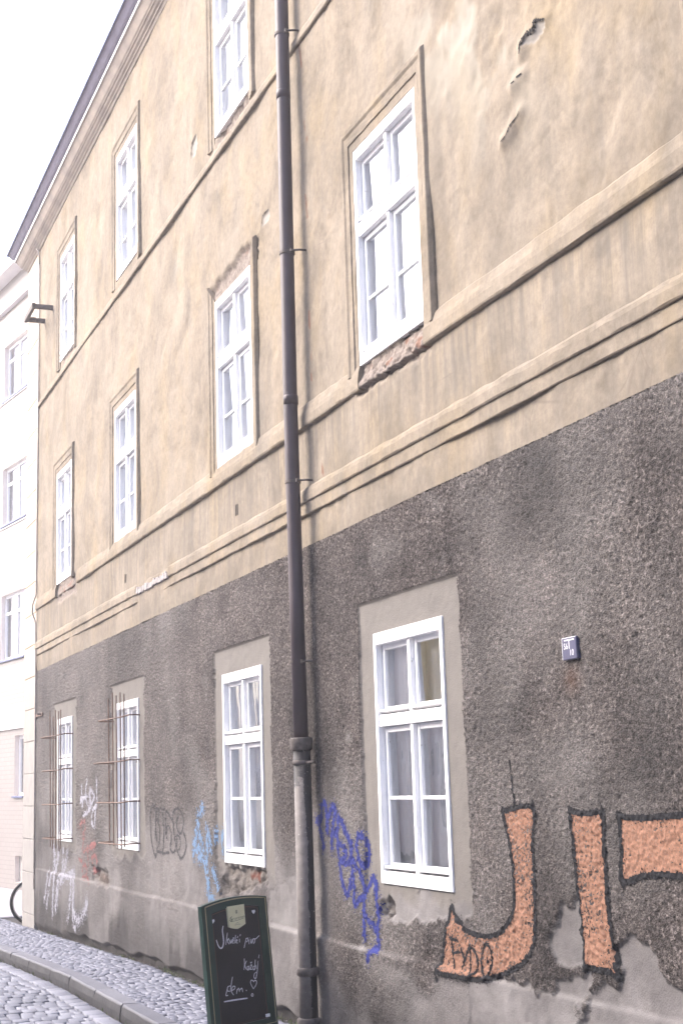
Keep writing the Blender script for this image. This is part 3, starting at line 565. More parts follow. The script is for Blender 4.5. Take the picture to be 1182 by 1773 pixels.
# ---- mouldings
def moulding(name, prof, x0, x1, seed, parent, mat, wear=.004, scale=None, step=.045):
    n = max(2, int((x1 - x0) / step)); xs = np.linspace(x0, x1, n + 1); k = len(prof); mb = MB(); vs = []
    for i, x in enumerate(xs):
        s = 1. if scale is None else scale(x)
        for j, (p, z) in enumerate(prof):
            f = float(vnoise(np.array(x * 7. + j * .2), np.array(j * .31 + seed), seed)) - .5
            g = float(vnoise(np.array(x * 9.), np.array(j * 1.7 + seed), seed + 3)) - .5
            edge = 0 if j in (0, k - 1) else 1
            vs.append((x, p * s + edge * wear * (f + g) * (1.5 if s == 1 else 3.), z + edge * wear * (f + 1.2 * g) * (1.6 if j > k / 2 else .3)))
    fs = [(i * k + j, i * k + j + 1, (i + 1) * k + j + 1, (i + 1) * k + j) for i in range(n) for j in range(k - 1)]
    fs += [tuple(range(k)), tuple(n * k + j for j in range(k - 1, -1, -1))]
    mb.add(vs, fs); o = mb.build(name, mat, parent); return o
CORD = [(-.02, 4.082), (.030, 4.084), (.038, 4.090), (.041, 4.10), (.041, 4.15), (.038, 4.18), (.031, 4.21), (.023, 4.245), (-.02, 4.29)]
for a, b in ((-4., 7.25), (8.24, 17.2), (18.55, 20.0)): moulding('string_course', CORD, a, b, 3, house, M['stucco'], .0028)
moulding('string_course', [(-.02, 6.972), (.034, 6.974), (.040, 6.982), (.038, 7.03), (.024, 7.06), (-.02, 7.09)], -4., 20.0, 5, house, M['stucco'], .0024)
def mgap(x): return .55 if 12.95 < x < 14.2 else 1.
moulding('string_course', [(-.02, 3.462), (.026, 3.464), (.030, 3.470), (.030, 3.530), (.031, 3.546), (.042, 3.548), (.046, 3.555), (.046, 3.61), (.040, 3.635), (.024, 3.655), (-.02, 3.66)], -4., 20.0, 9, house, M['stucco'], .0034, mgap, .045)
gapm = MB()
for i in range(26):
    x = 12.98 + i * .047; gapm.box((x, 0, 3.545 + random.uniform(-.008, .008)), (x + .05, .036 + random.uniform(0, .010), 3.60 + random.uniform(-.01, .018)), 0, .006)
gapm.build('broken_moulding', mat_plain('bare_mortar', (.40, .37, .355), (.28, .255, .245), .95, 25., .2, 0., .8, 40.), house)

# ---- eaves
CORN = [(0, 9.325), (.03, 9.335), (.045, 9.36), (.060, 9.366), (.062, 9.38), (.085, 9.395), (.10, 9.418), (.112, 9.42), (.114, 9.432), (.128, 9.442), (.178, 9.525), (.190, 9.532)]
def sweep(name, prof, mat, parent):
    mb = MB(); k = len(prof)
    rows = [[(x, p, z) for p, z in prof] for x in np.linspace(-4, XE, 60)[:-1]] + [[(XE + p, p, z) for p, z in prof]] + [[(XE + p, -9., z) for p, z in prof]]
    mb.add([q for r in rows for q in r], [(i * k + j, i * k + j + 1, (i + 1) * k + j + 1, (i + 1) * k + j) for i in range(len(rows) - 1) for j in range(k - 1)])
    return mb.build(name, mat, parent)
sweep('cornice', CORN, M['cornice'], house)
sweep('cornice_fillet', [(.186, 9.5325), (.202, 9.534), (.204, 9.563), (.186, 9.566)], M['white'], house)
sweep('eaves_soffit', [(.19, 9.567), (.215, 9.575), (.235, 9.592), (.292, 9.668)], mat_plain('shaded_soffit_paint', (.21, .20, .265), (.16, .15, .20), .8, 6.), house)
roof = MB()
sw = [(.292, 9.664), (.306, 9.660), (.309, 9.672), (.308, 9.722), (.290, 9.73)]
g = sweep('gutter', sw, M['zinc'], house)
roof.add([(-4, .29, 9.72), (XE + .29, .29, 9.72), (XE + .29, -9.3, 9.72), (-4, -9.3, 9.72), (-4, -4.5, 13.0), (XE - 4.5, -4.5, 13.0)], [(0, 4, 5, 1), (1, 5, 2), (2, 5, 4, 3), (0, 3, 4), (0, 1, 2, 3)])
roof.build('roof', M['tile'], house)
# flank walls and back
fk = MB(); fk.box((XE - .32, -9, -.6), (XE - .012, -.32, 9.40)); fk.box((-4, -9, -.6), (-3.7, -.3, 9.40)); fk.box((-3.7, -9, -.6), (XE - .32, -8.7, 9.40)); fk.box((-3.7, -8.7, 9.30), (XE - .32, -.3, 9.40))
fk.build('flank_wall', M['stucco'], house)
qb = MB(); z = -.55; k = 0
while z < 9.32:
    h = .44 if z > 0 else .55; top = min(z + h, 9.322)
    if z > 3.2:
        a = 20.0
    else: a = 20.12 if k % 2 else 20.0
    j = random.uniform(0, .006)
    qb.box((20.0, -.30, z + .004), (XE + j, .020 + j, top - .004), 0, .007); z = top; k += 1
qb.box((20.003, -.28, -.5), (XE - .006, .012, 9.32))
qb.build('corner_quoins', M['quoin'], house)
# thin cable from the eaves down the joint of the quoins
cb = MB(); cb.tube([(20.30, .13, 9.46), (20.12, .075, 9.44), (19.98, .04, 9.30), (19.955, .03, 9.1)], .010, 8); cb.tube([(19.955, .03, 9.1), (19.955, .032, 6.), (19.95, .04, 4.3), (19.95, .09, 4.15), (19.95, .09, 4.05), (19.95, .04, 3.9), (19.95, .035, 3.2), (19.94, .035, .35)], .011, 8)
cb.build('cable', mat_plain('painted_cable', (.44, .40, .37), (.36, .33, .30), .8), house, True)
hk = MB(); hk.box((19.45, .0, 2.615), (20.02, .035, 2.66), 0, .006); hk.tube([(19.5, .03, 2.64), (19.5, .09, 2.64)], .012, 8)
hk.build('wall_hook', M['iron'], house)
br = MB()
for x in (18.98, 19.58):
    br.box((x - .03, .0, 8.10), (x + .03, .29, 8.16), 0, .006)
br.box((18.95, .255, 8.09), (19.61, .30, 8.17), 0, .006); br.box((19.50, .15, 8.11), (19.56, .26, 8.15), 0, .005)
br.build('flag_bracket', M['darkiron'], house)

# ---- windows
SURR = [(0., -.02), (0., .014), (.052, .016), (.055, .024), (.074, .026), (.084, .026), (.108, .028), (.120, .036), (.126, .038), (.146, .038), (.152, .033), (.164, .013), (.164, -.02)]
def make_surround(W, H, wtop, zb, par, top=True):
    k = len(SURR)
    def pts(sx, zt): return [(sx * (W / 2 + d), p, zt(d)) for d, p in SURR]
    zt = lambda d: H + d * 1.15
    rows = [pts(-1, lambda d: zb), pts(-1, zt), pts(1, zt), pts(1, lambda d: zb)]
    segs = [(0, 1), (1, 2), (2, 3)] if top else [(0, 1), (2, 3)]
    mb = MB()
    for a, b in segs:
        if not top: mb = MB()
        n = 14
        R = [[tuple(np.array(p) * (1 - t) + np.array(q) * t) for p, q in zip(rows[a], rows[b])] for t in np.linspace(0, 1, n + 1)]
        for i, r in enumerate(R):
            if 0 < i < n:
                for j in range(1, k - 1):
                    x, y, z = r[j]; f = (random.random() - .5) * .004; r[j] = (x + f, y + f * .8, z + f)
        mb.add([q for r in R for q in r], [(i * k + j, i * k + j + 1, (i + 1) * k + j + 1, (i + 1) * k + j) for i in range(n) for j in range(k - 1)] + [tuple(range(k)), tuple(n * k + j for j in range(k - 1, -1, -1))])
        if not top: mb.build_local('surround', M['stucco'], par)
    if top: mb.build_local('surround', M['stucco'], par)
def make_window(cx, z0, W, H, t0, t1, bar, curtain=1., surround=True, top=True, y0=.0):
    w = empty('window', (cx - 8, y0, z0), parent=house)
    S = .040; hw = W / 2; fr = MB(); B = .004
    jig = random.uniform(-.003, .003)
    fr.box((-hw, -.14, 0), (-hw + S, .012, H), 0, B); fr.box((hw - S, -.14, 0), (hw, .012, H), 0, B)
    fr.box((-hw + S - .002, -.14, H - .074), (hw - S + .002, .010 + jig, H), 0, B); fr.box((-hw + S - .002, -.14, 0), (hw - S + .002, .010 + jig, .072), 0, B)
    fr.box((-hw + S - .002, -.14, t0), (hw - S + .002, .004, t1), 0, B)
    fr.box((-.021, -.11, t1), (.021, -.003, H - .073), 0, .006); fr.box((-.020, -.11, .071), (.020, -.003, t0 + .001), 0, .008)
    f = fr.build_local('frame', M['white'], w)
    sashes = [(-hw + S, -.019, t1 + .010, H - .073), (.019, hw - S, t1 + .010, H - .073), (-hw + S, -.018, .082, t0 - .003), (.018, hw - S, .082, t0 - .003)]
    gl = MB()
    for si, (a, b, c, d) in enumerate(sashes):
        s = MB(); st = .034; a += .003; b -= .003
        s.box((a, -.070, c), (a + st, -.030, d), 0, .004); s.box((b - st, -.070, c), (b, -.030, d), 0, .004)
        s.box((a + st - .002, -.070, d - st), (b - st + .002, -.032, d), 0, .004); s.box((a + st - .002, -.070, c), (b - st + .002, -.032, c + st * 1.1), 0, .004)
        s.box((a - .001, -.034, c + .006), (b + .001, .004, c + .022), 0, .006)
        lights = [(c + st, d - st)]
        if si > 1:
            s.box((a + st - .002, -.064, bar - .010), (b - st + .002, -.034, bar + .010), 0, .003); lights = [(c + st, bar - .01), (bar + .01, d - st)]
        s.build_local('sash', M['white'], w)
        for (p, q) in lights:
            tx, tz = random.uniform(-.004, .004), random.uniform(-.005, .005); y = -.048
            gl.add([(a + st - .004, y - tx - tz, p - .004), (b - st + .004, y + tx - tz, p - .004), (b - st + .004, y + tx + tz, q + .004), (a + st - .004, y - tx + tz, q + .004)], [(0, 3, 2, 1)])
    gl.build_local('pane', M['glass'], w)
    rm = MB(); X0, X1, Y0, Y1, Z0, Z1 = -hw + .004, hw - .004, -1.1, -.139, .004, H - .004
    rm.add([(X0, Y0, Z0), (X1, Y0, Z0), (X1, Y0, Z1), (X0, Y0, Z1), (X0, Y1, Z0), (X1, Y1, Z0), (X1, Y1, Z1), (X0, Y1, Z1)], [(0, 1, 2, 3), (0, 4, 5, 1), (3, 2, 6, 7), (0, 3, 7, 4), (1, 5, 6, 2)])
    rm.build_local('room', M['room'], w)
    if curtain is not None:
        cu = MB(); n = 46; vs = []; ph = random.uniform(0, 6)
        zb = .02 + (1 - curtain) * (H - .05)
        for i in range(n + 1):
            x = X0 + .01 + (X1 - X0 - .02) * i / n; dy = .022 * math.sin(i * .95 + ph) + .012 * math.sin(i * 2.1 + ph * 2)
            for zz in (zb, (zb + H) / 2, H - .03): vs.append((x + .006 * math.sin(zz * 9), -.112 + dy * .55 * (1.1 - .4 * zz / H), zz))
        cu.add(vs, [(i * 3 + j, (i + 1) * 3 + j, (i + 1) * 3 + j + 1, i * 3 + j + 1) for i in range(n) for j in range(2)])
        cu.build_local('curtain', M['curtain'], w, True)
    if surround: make_surround(W, H, 0, -.045 if z0 < 6 else -.09, w, top)
    return w
winL = [make_window(c, ZL, w, HL, .925, .995, .50, cu, False) for (c, w), cu in zip(LOWER, (1., 1., 1., 1., 1., 1.))]
winU = [make_window(c, ZU, w, HU, .865, .955, .435, 1., True, i != 1, .004) for i, (c, w) in enumerate(UPPER)]
winT = [make_window(c, ZT, w, HT, .86, .945, .43, 1., True, True, .004) for c, w in TOPS]
for o, s in ((winU[1], 'window whose lintel plaster has fallen off'), (winL[2], 'barred window'), (winL[3], 'barred window')): o['label'] = s

def grille(win, cx, W, zs, rods, zr, reach):
    mb = MB(); ox, oz = cx, ZL
    def plan(r): return [(W / 2 * -1 - .03, .0), (-W / 2 - .045, .11), (-W / 2 + .12, .145 * r), (-.05, .165 * r), (W / 2 - .22, .185 * r), (W / 2 - .02, .20 * r), (W / 2 + .10, .17 * r), (W / 2 + .16, .0)]
    for z, r in zip(zs, reach):
        mb.tube([(x, y, z - oz + .02 * (i > 1) * 0 - (.012 if i >= 2 else 0)) for i, (x, y) in enumerate(plan(r))], .013, 6, 0, True, .6)
    for i, t in enumerate(rods):
        x = -W / 2 + t * W; y = .145 + .05 * t
        lean = random.uniform(-.02, .02)
        mb.tube([(x - lean, y - .004, zr[0] - oz + random.uniform(-.04, .02)), (x, y, (zr[0] + zr[1]) / 2 - oz), (x + lean, y + .005, zr[1] - oz + random.uniform(-.08, .04))], .0068, 6)
    return mb.build_local('grille', M['iron'], win)
grille(winL[2], 14.72, .95, (2.345, 1.905, 1.502, 1.095), (.02, .15, .30, .44, .60), (1.07, 2.60), (1., 1.25, 1.1, 1.))
grille(winL[3], 18.02, .90, (2.30, 1.885, 1.475, 1.065), (-.02, .08, .26, .40, .56), (.94, 2.60), (1.1, 1., 1., .95))

# ---- downpipe
dp = empty('downpipe', (9.285 - 8, .115, 0), parent=house); dp['label'] = 'brown downpipe with flaking cast iron foot'
pp = MB(); pp.tube([(9.28, .03, 9.44), (9.283, .115, 9.30), (9.283, .115, 7.2), (9.290, .116, 5.6), (9.292, .118, 4.2), (9.275, .115, 2.9), (9.262, .112, 1.90)], .050, 22)
pp.build('pipe', M['brown'], dp, True)
for z in (6.60, 4.28):
    jn = MB(); jn.tube([(9.287, .1165, z - .03), (9.287, .1165, z + .03), (9.287, .1165, z + .036)], [.0525, .0525, .050], 22)
    jn.build('pipe_joint', M['brown'], dp, True)
for z in (7.085, 5.377, 3.692, 2.436):
    b = MB(); b.tube([(9.287, .1165, z - .010), (9.287, .1165, z + .010)], .056, 22); b.tube([(9.215, .10, z), (9.19, .05, z), (9.19, -.02, z)], .008, 6); b.box((9.205, .098, z - .014), (9.236, .118, z + .014), 0, .004)
    b.build('bracket', M['darkiron'], dp)
cp = MB(); cp.tube([(9.25, .112, 1.86), (9.243, .112, .40), (9.243, .112, .395), (9.243, .112, .05)], [.058, .060, .060, .062], 22)
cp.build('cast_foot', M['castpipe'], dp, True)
sm = mat_plain('dirty_socket_iron', (.055, .045, .042), (.15, .13, .12), .75, 18.)
hb = MB(); hb.tube([(9.255, .112, 1.835), (9.256, .112, 1.85), (9.257, .112, 1.915), (9.257, .112, 1.925)], [.062, .076, .078, .072], 22); hb.tube([(9.19, .10, 1.76), (9.10, .08, 1.76)], .010, 6); hb.tube([(9.252, .112, 1.745), (9.252, .112, 1.775)], .065, 22)
hb.build('socket', sm, dp, True)
hb = MB(); hb.tube([(9.243, .112, .385), (9.243, .112, .395), (9.243, .112, .425), (9.243, .112, .44)], [.064, .076, .074, .062], 22); hb.build('socket', sm, dp, True)
hb = MB(); hb.tube([(9.243, .112, .06), (9.243, .112, .075), (9.243, .112, .115), (9.243, .112, .125)], [.072, .080, .078, .064], 22)
hb.build('socket', sm, dp, True)

# ---- graffiti, sprayed onto the lumps of the render
def spray(name, fills, strokes, width, mat, parent, res, lift, hole=.0, soft=.35, label=None, seed=1, mist=.16):
    allp = [p for q in list(fills) + list(strokes) for p in q]
    x0, x1 = min(p[0] for p in allp) - .06, max(p[0] for p in allp) + .06; z0, z1 = min(p[1] for p in allp) - .06, max(p[1] for p in allp) + .06
    nx, nz = int((x1 - x0) / res) + 1, int((z1 - z0) / res) + 1
    xs, zs = x0 + res * np.arange(nx + 1), z0 + res * np.arange(nz + 1)
    CX, CZ = np.meshgrid(xs[:-1] + res / 2, zs[:-1] + res / 2, indexing='ij')
    keep = np.zeros(CX.shape, bool)
    nz1 = fbm(CX * 60, CZ * 60, 3, seed) - .5
    for q in fills: keep |= in_poly(CX, CZ, q)
    if hole > 0: keep &= ~(fbm(CX * 120, CZ * 120, 2, seed + 3) + .55 * (fbm(CX * 6, CZ * 6, 3, seed + 5) - .5) < hole)
    d = np.full(CX.shape, 9.)
    for q in strokes:
        P = smooth_pts(q); a = np.array(P); bx = (CX[:, 0] > a[:, 0].min() - .1) & (CX[:, 0] < a[:, 0].max() + .1); bz = (CZ[0] > a[:, 1].min() - .1) & (CZ[0] < a[:, 1].max() + .1)
        ii, jj = np.nonzero(bx)[0], np.nonzero(bz)[0]
        if not len(ii) or not len(jj): continue
        sub = np.ix_(ii, jj); d[sub] = np.minimum(d[sub], seg_dist(CX[sub], CZ[sub], P))
    if strokes:
        kk = d + nz1 * width * soft * 2.2 < width / 2
        if hole > 0 and not fills: kk &= ~(fbm(CX * 28, CZ * 28, 4, seed + 3) < hole)
        keep |= kk
    if mist > 0 and strokes: keep |= (d < width * 1.5) & (_hash(np.floor(CX / res), np.floor(CZ / res), seed + 21) < mist * np.clip(1.6 - d / width, 0, 1))
    for c, w in LOWER: keep &= ~((np.abs(CX - c) < w / 2) & (CZ > ZL) & (CZ < ZL + HL))
    i, j = np.nonzero(keep); n1 = nz + 2
    idx = -np.ones((nx + 1) * (nz + 1) + nz + 5, int)
    ny = nz + 1
    q = np.stack([i * ny + j, i * ny + j + 1, (i + 1) * ny + j + 1, (i + 1) * ny + j], -1)
    u, inv = np.unique(q, return_inverse=True); inv = inv.reshape(q.shape)
    vx, vz = xs[u // ny], zs[u % ny]; vy = lowY(vx, vz) + lift; og = origin(parent)
    me = bpy.data.meshes.new(name); nf = len(q)
    me.vertices.add(len(u)); me.vertices.foreach_set('co', np.stack([vx - og.x, vy - og.y, vz - og.z], -1).astype(np.float32).ravel())
    me.loops.add(nf * 4); me.loops.foreach_set('vertex_index', inv.astype(np.int32).ravel())
    me.polygons.add(nf); me.polygons.foreach_set('loop_start', np.arange(0, nf * 4, 4, dtype=np.int32)); me.update(calc_edges=True); me.validate()
    o = link(name, me, mat, parent, True)
    if label: o['label'] = label
    return o
gr = spray('graffiti', [J_FILL, I_FILL, T_FILL], [], .02, M['orange'], house, .0055, .0016, .315, label='orange block letters outlined in black spray', seed=3)
spray('outline', [], [J_FILL, I_FILL, T_FILL] + ORANGE_EXTRA[1:], .027, M['black_spray'], gr, .005, .0036, seed=5, soft=.18, mist=.06)
spray('outline', [], ORANGE_EXTRA[:1], .014, M['black_spray'], gr, .0045, .0030, seed=6, soft=.3)
spray('lettering', [], FYDO, .016, M['black_spray'], gr, .0042, .0034, seed=7, soft=.3)
spray('graffiti', [], BLUE, .042, M['blue_spray'], house, .0065, .0022, label='dark blue spray tag', seed=9, soft=.45)
spray('graffiti', [], BLACK, .020, M['grey_tag'], house, .0075, .0026, label='thin black looping tag', seed=11, soft=.25)
spray('graffiti', [], SKY, .060, M['sky_spray'], house, .010, .0024, .37, label='light blue scribble running down the wall', seed=13, soft=.75)
spray('graffiti', [], WHITE_TAG, .042, M['white_spray'], house, .010, .0024, .36, label='white scribbled tag between the barred windows', seed=15, soft=.6)
spray('graffiti', [], WHITE_DRIP, .085, M['white_spray'], house, .010, .0020, .42, label='white paint drips below the far barred window', seed=17, soft=.8)
spray('graffiti', [], RED, .036, M['red_spray'], house, .010, .0028, .42, label='red scrawled tag between the barred windows', seed=19, soft=.6)

# ---- text helper: letters become a mesh in a local frame (o, ax, ay, n)
def text_mesh(body, size, frame, lift, shear=0., cx=True):
    cu = bpy.data.curves.new('t', 'FONT'); cu.body = body; cu.size = size; cu.shear = shear; cu.align_x = 'CENTER' if cx else 'LEFT'; cu.resolution_u = 3
    ob = bpy.data.objects.new('t', cu); COL.objects.link(ob); bpy.context.view_layer.update()
    me = bpy.data.meshes.new_from_object(ob.evaluated_get(bpy.context.evaluated_depsgraph_get()))
    o, ax, ay, nn = frame
    vs = [tuple(o + ax * v.co.x + ay * v.co.y + nn * lift) for v in me.vertices]; fs = [tuple(p.vertices) for p in me.polygons]
    bpy.data.objects.remove(ob); bpy.data.curves.remove(cu); bpy.data.meshes.remove(me); return vs, fs

# ---- small blue plaque
yp = .030
pl = empty('utility_plaque', (5.84, .02, 2.147), 'small blue plaque with white figures on the roughcast wall', 'sign')
b = MB(); b.box((5.776, .0, 2.147), (5.904, yp, 2.252), 0, .004); b.build('plate', M['enamel'], pl)
F = (np.array([5.904, yp, 2.147]), np.array([-1., 0, 0]), np.array([0, 0, 1.]), np.array([0, 1., 0]))
t = MB()
t.ribbon([(.022, .091), (.112, .091)], .006, F, .001); t.ribbon([(.066, .089), (.066, .050)], .006, F, .0012)
t.ribbon([(.003, .003), (.003, .102)], .003, F, .001); t.ribbon([(.003, .102), (.125, .102)], .003, F, .0012)
for s, x, y, sz in (('S6', .036, .050, .040), ('10', .086, .018, .040)):
    vs, fs = text_mesh(s, sz, (F[0] + F[1] * x + F[2] * y, F[1], F[2], F[3]), .0014); t.add(vs, fs)
t.build('lettering', M['lettering_white'], pl)

# broken masonry under the first floor windows whose sill course fell away
def rubble(x0, x1, z0, z1, amp, seed):
    xs = np.arange(x0, x1 + .004, .008); zs = np.arange(z0, z1 + .004, .007)
    X, Z = np.meshgrid(xs, zs, indexing='ij')
    a = fbm(X * 5, Z * 8, 4, seed); g = grains(X, Z * 1.5, .085, seed + 1); g2 = grains(X, Z * 1.2, .035, seed + 2)
    edge = sstep(0, .05, X - x0) * sstep(0, .05, x1 - X) * sstep(0, .02, Z - z0 + (a - .5) * .05)
    Y = -.03 + edge * (.030 + amp * (.8 * (a - .25) + .55 * g + .25 * g2)) * (.35 + .65 * sstep(z1, z0, Z))
    rust = sstep(.70, .78, vnoise(X * 9., Z * 14., seed + 4)) * .7
    return grid_mesh('broken_sill', xs, zs, Y, [], dict(broken=np.ones(X.shape), rust=rust, grime_and_shade=np.clip(.35 * sstep(.45, .2, a) + .5 * sstep(z1 - .04, z1, Z), 0, .8)), M['stucco'], house)  # shade under the frame and in the pits painted into the rubble
for x0, x1, amp, sd_ in ((7.24, 8.40, .060, 4), (17.42, 18.52, .03, 5)):
    rubble(x0, x1, 4.075, 4.222, amp, sd_)
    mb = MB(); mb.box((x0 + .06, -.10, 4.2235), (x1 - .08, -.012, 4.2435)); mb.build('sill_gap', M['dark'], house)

# ------------------------------------------------------------------ ground, setts, kerb
def strip_ground(name, y0, y1, dz, mat, x0=-60., x1=160.):
    mb = MB(); xs = [x0, 0, 13.5, 18., 22., 27., 32.5, x1]
    mb.add([(x, y, gz(x) + dz) for x in xs for y in (y0, y1)], [(2 * i, 2 * i + 1, 2 * i + 3, 2 * i + 2)[::-1] for i in range(len(xs) - 1)])
    return structure(mb.build(name, mat))
strip_ground('ground', -120., 120., -.150, M['joint'])
def stones(name, cells, mat, parent=None, jit=.006, dome=.004, seed=1, bev=.010):
    """cells: list of (cx, cy, hx, hy, rot, ztop, depth): worn stones with rounded shoulders, one mesh"""
    r = np.random.default_rng(seed); n = len(cells); c = np.array(cells)
    sg = np.array([(-1, -1), (1, -1), (1, 1), (-1, 1)], float)
    loc = sg[None] * c[:, None, 2:4] + r.normal(0, jit, (n, 4, 2))
    cs, sn = np.cos(c[:, 4]), np.sin(c[:, 4])
    tilt = r.normal(0, .012, (n, 2)); zt = c[:, 5] + r.normal(0, .0025, n)
    V = np.zeros((n, 13, 3))
    def place(k, L, z):
        V[:, k, 0] = c[:, 0] + L[..., 0] * cs - L[..., 1] * sn; V[:, k, 1] = c[:, 1] + L[..., 0] * sn + L[..., 1] * cs
        V[:, k, 2] = z + L[..., 0] * tilt[:, 0] + L[..., 1] * tilt[:, 1]
    for k in range(4):
        L = loc[:, k]; m = np.minimum(c[:, 2], c[:, 3]); inset = (1 - bev / m)[:, None]; inset2 = (1 - bev * 2.4 / m)[:, None]
        place(k, L, zt - c[:, 6]); place(4 + k, L, zt - bev * .9); place(8 + k, L * inset, zt)
    place(12, loc.mean(1), zt + dome)
    f = []
    for k in range(4):
        q = (k + 1) % 4; f += [(k, q, 4 + q, 4 + k), (4 + k, 4 + q, 8 + q, 8 + k), (8 + k, 8 + q, 12, 12)]
    quads = np.array([q for q in f if q[2] != q[3]]); tris = np.array([q[:3] for q in f if q[2] == q[3]])
    base = (np.arange(n) * 13)[:, None, None]
    Q = (base + quads[None]).reshape(-1, 4); T = (base + tris[None]).reshape(-1, 3)
    me = bpy.data.meshes.new(name); nl = Q.size + T.size
    me.vertices.add(n * 13); me.vertices.foreach_set('co', V.astype(np.float32).ravel())
    me.loops.add(nl); me.loops.foreach_set('vertex_index', np.concatenate([Q.ravel(), T.ravel()]).astype(np.int32))
    me.polygons.add(len(Q) + len(T)); me.polygons.foreach_set('loop_start', np.concatenate([np.arange(0, Q.size, 4), Q.size + np.arange(0, T.size, 3)]).astype(np.int32))
    me.update(calc_edges=True); at = me.attributes.new('tone', 'FLOAT', 'POINT'); at.data.foreach_set('value', np.repeat(r.random(n), 13).astype(np.float32)); me.validate()
    return link(name, me, mat, parent)
def kerb_y(x): return .845 + .0 * x + .0022 * max(0, x - 11.) ** 2
# pavement of small mosaic setts between house and kerb (rows waver)
cells = []
x = 2.0
while x < 23.0:
    w = random.uniform(.058, .078); y = .012 + random.uniform(0, .03)
    while y < kerb_y(x) - .155:
        d = random.uniform(.058, .085); yy = y + d / 2
        xx = x + w / 2 + .030 * math.sin(yy * 7.) + .02 * math.sin(x * 3.1 + yy * 4)
        if random.random() > .012: cells.append((xx, yy, w / 2 - .0038, d / 2 - .0038, random.gauss(0, .07) + .22 * math.sin(yy * 5.), gz(xx) + .008 * math.sin(xx * 2.3) * math.sin(yy * 4) - .002, .06))
        y += d
    x += w + .002
structure(stones('pavement', cells, M['setts'], None, .004, .0015, 3, .005))
mb = MB(); xs = np.linspace(-4, 23, 80)
mb.add([(x, y, gz(x) - .016) for x in xs for y in (-.25, kerb_y(x) - .17)], [(2 * i, 2 * i + 2, 2 * i + 3, 2 * i + 1) for i in range(79)])
structure(mb.build('pavement_bed', M['joint']))
# granite kerb, stone after stone
cells = []; kb = MB(); x = -4.; tones = []
while x < 23.:
    L = random.uniform(.75, 1.15); x1 = min(x + L, 23.2); n = 6; j = random.uniform(-.006, .006)
    rows = []
    for i in range(n + 1):
        X_ = x + .004 + (x1 - x - .008) * i / n; ky = kerb_y(X_) + j; z = gz(X_) + j * .6
        e = [random.uniform(-.004, .004) for _ in range(4)]
        rows.append([(X_, ky - .145, z - .25), (X_, ky - .145, z - .006), (X_, ky - .137, z + e[0] * .5), (X_, ky - .014 + e[1], z + e[2] * .5 + .001), (X_, ky + e[1], z - .016 + e[3]), (X_, ky + .012 + e[0], z - .07), (X_, ky + .014, z - .25)])
    k = 7; vs = [q for r in rows for q in r]
    fs = [(i * k + a, i * k + a + 1, (i + 1) * k + a + 1, (i + 1) * k + a)[::-1] for i in range(n) for a in range(k - 1)] + [tuple(range(k)), tuple(n * k + a for a in range(k - 1, -1, -1))]
    kb.add(vs, fs); tones += [random.random()] * len(vs); x = x1
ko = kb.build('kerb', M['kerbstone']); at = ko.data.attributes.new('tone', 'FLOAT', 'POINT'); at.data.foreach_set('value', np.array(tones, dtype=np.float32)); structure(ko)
at = ko.data.attributes.new('grime_and_shade', 'FLOAT', 'POINT'); at.data.foreach_set('value', np.tile(np.array([0, 0, 0, .05, .92, 1., 1.], dtype=np.float32), len(ko.data.vertices) // 7))  # front face and its foot coloured darker than the top
# roadway: a gutter course along the kerb, then courses across the street
cells = []; x = 1.0
while x < 23.:
    L = random.uniform(.16, .24); cells.append((x + L / 2, kerb_y(x + L / 2) + .092, L / 2 - .005, .070, 0., gz(x) - .122, .07)); x += L + .002
x = 1.0
while x < 24.:
    w = random.uniform(.16, .215); y = kerb_y(x) + .172 + random.uniform(-.0, .012); first = True
    while y < 7.1:
        d = random.uniform(.085, .135)
        if first and random.random() < .5: d *= .6
        first = False
        cells.append((x + w / 2 + .012 * math.sin(y * 2.), y + d / 2, w / 2 - .007, d / 2 - .007, random.gauss(0, .02), gz(x) - .122 + .035 * math.sin(min(1, (y - 1.) / 5.) * PI) * .5, .07)); y += d + .002
    x += w + .002
structure(stones('road', cells, M['cobble'], None, .003, .001, 5, .005))
# lane pavement beyond the corner, with its kerb
mb = MB(); d2 = np.array([.98767, .15655]); 
ly = [(23.25, -14.), (23.05, -2.), (23.0, -.4), (22.6, .35), (23.3, .75), (27., 1.2), (60., 6.4), (60., -14.)]
def lz(x, y): return gz(x) + .015
mb.add([(x, y, lz(x, y)) for x, y in ly] + [(x, y, lz(x, y) - .3) for x, y in ly], [tuple(range(8))] + [(i, i + 8, (i + 1) % 8 + 8, (i + 1) % 8) for i in range(8)])
mb2 = MB(); N = 36
xs = np.linspace(22.9, 45, N)
mb2.add([(x, y, gz(x) - .02) for x in xs for y in (-14., .55 + (x - 22.9) * .157)], [(2 * i, 2 * i + 2, 2 * i + 3, 2 * i + 1) for i in range(N - 1)])
structure(mb2.build('lane_pavement', M['asphalt']))
kk = MB()
for i in range(14):
    a, b = -9. + i * .7, -9. + (i + 1) * .7 - .01
    kk.box((22.86 + random.uniform(-.01, .01), a, gz(22.9) - .2), (23.03, b, gz(22.9) + .002), 0, .012)
structure(kk.build('lane_kerb', M['kerbstone']))
mb = MB(); mb.add([(XE - .01, -14, gz(XE) - .03), (22.88, -14, gz(22.8) - .03), (22.88, .0, gz(22.8) - .03), (XE - .01, .0, gz(XE) - .03)], [(0, 1, 2, 3)]); structure(mb.build('lane', M['asphalt']))
strip_ground('far_pavement', 7.3, 10.2, -.02, M['asphalt'], -14., 90.)
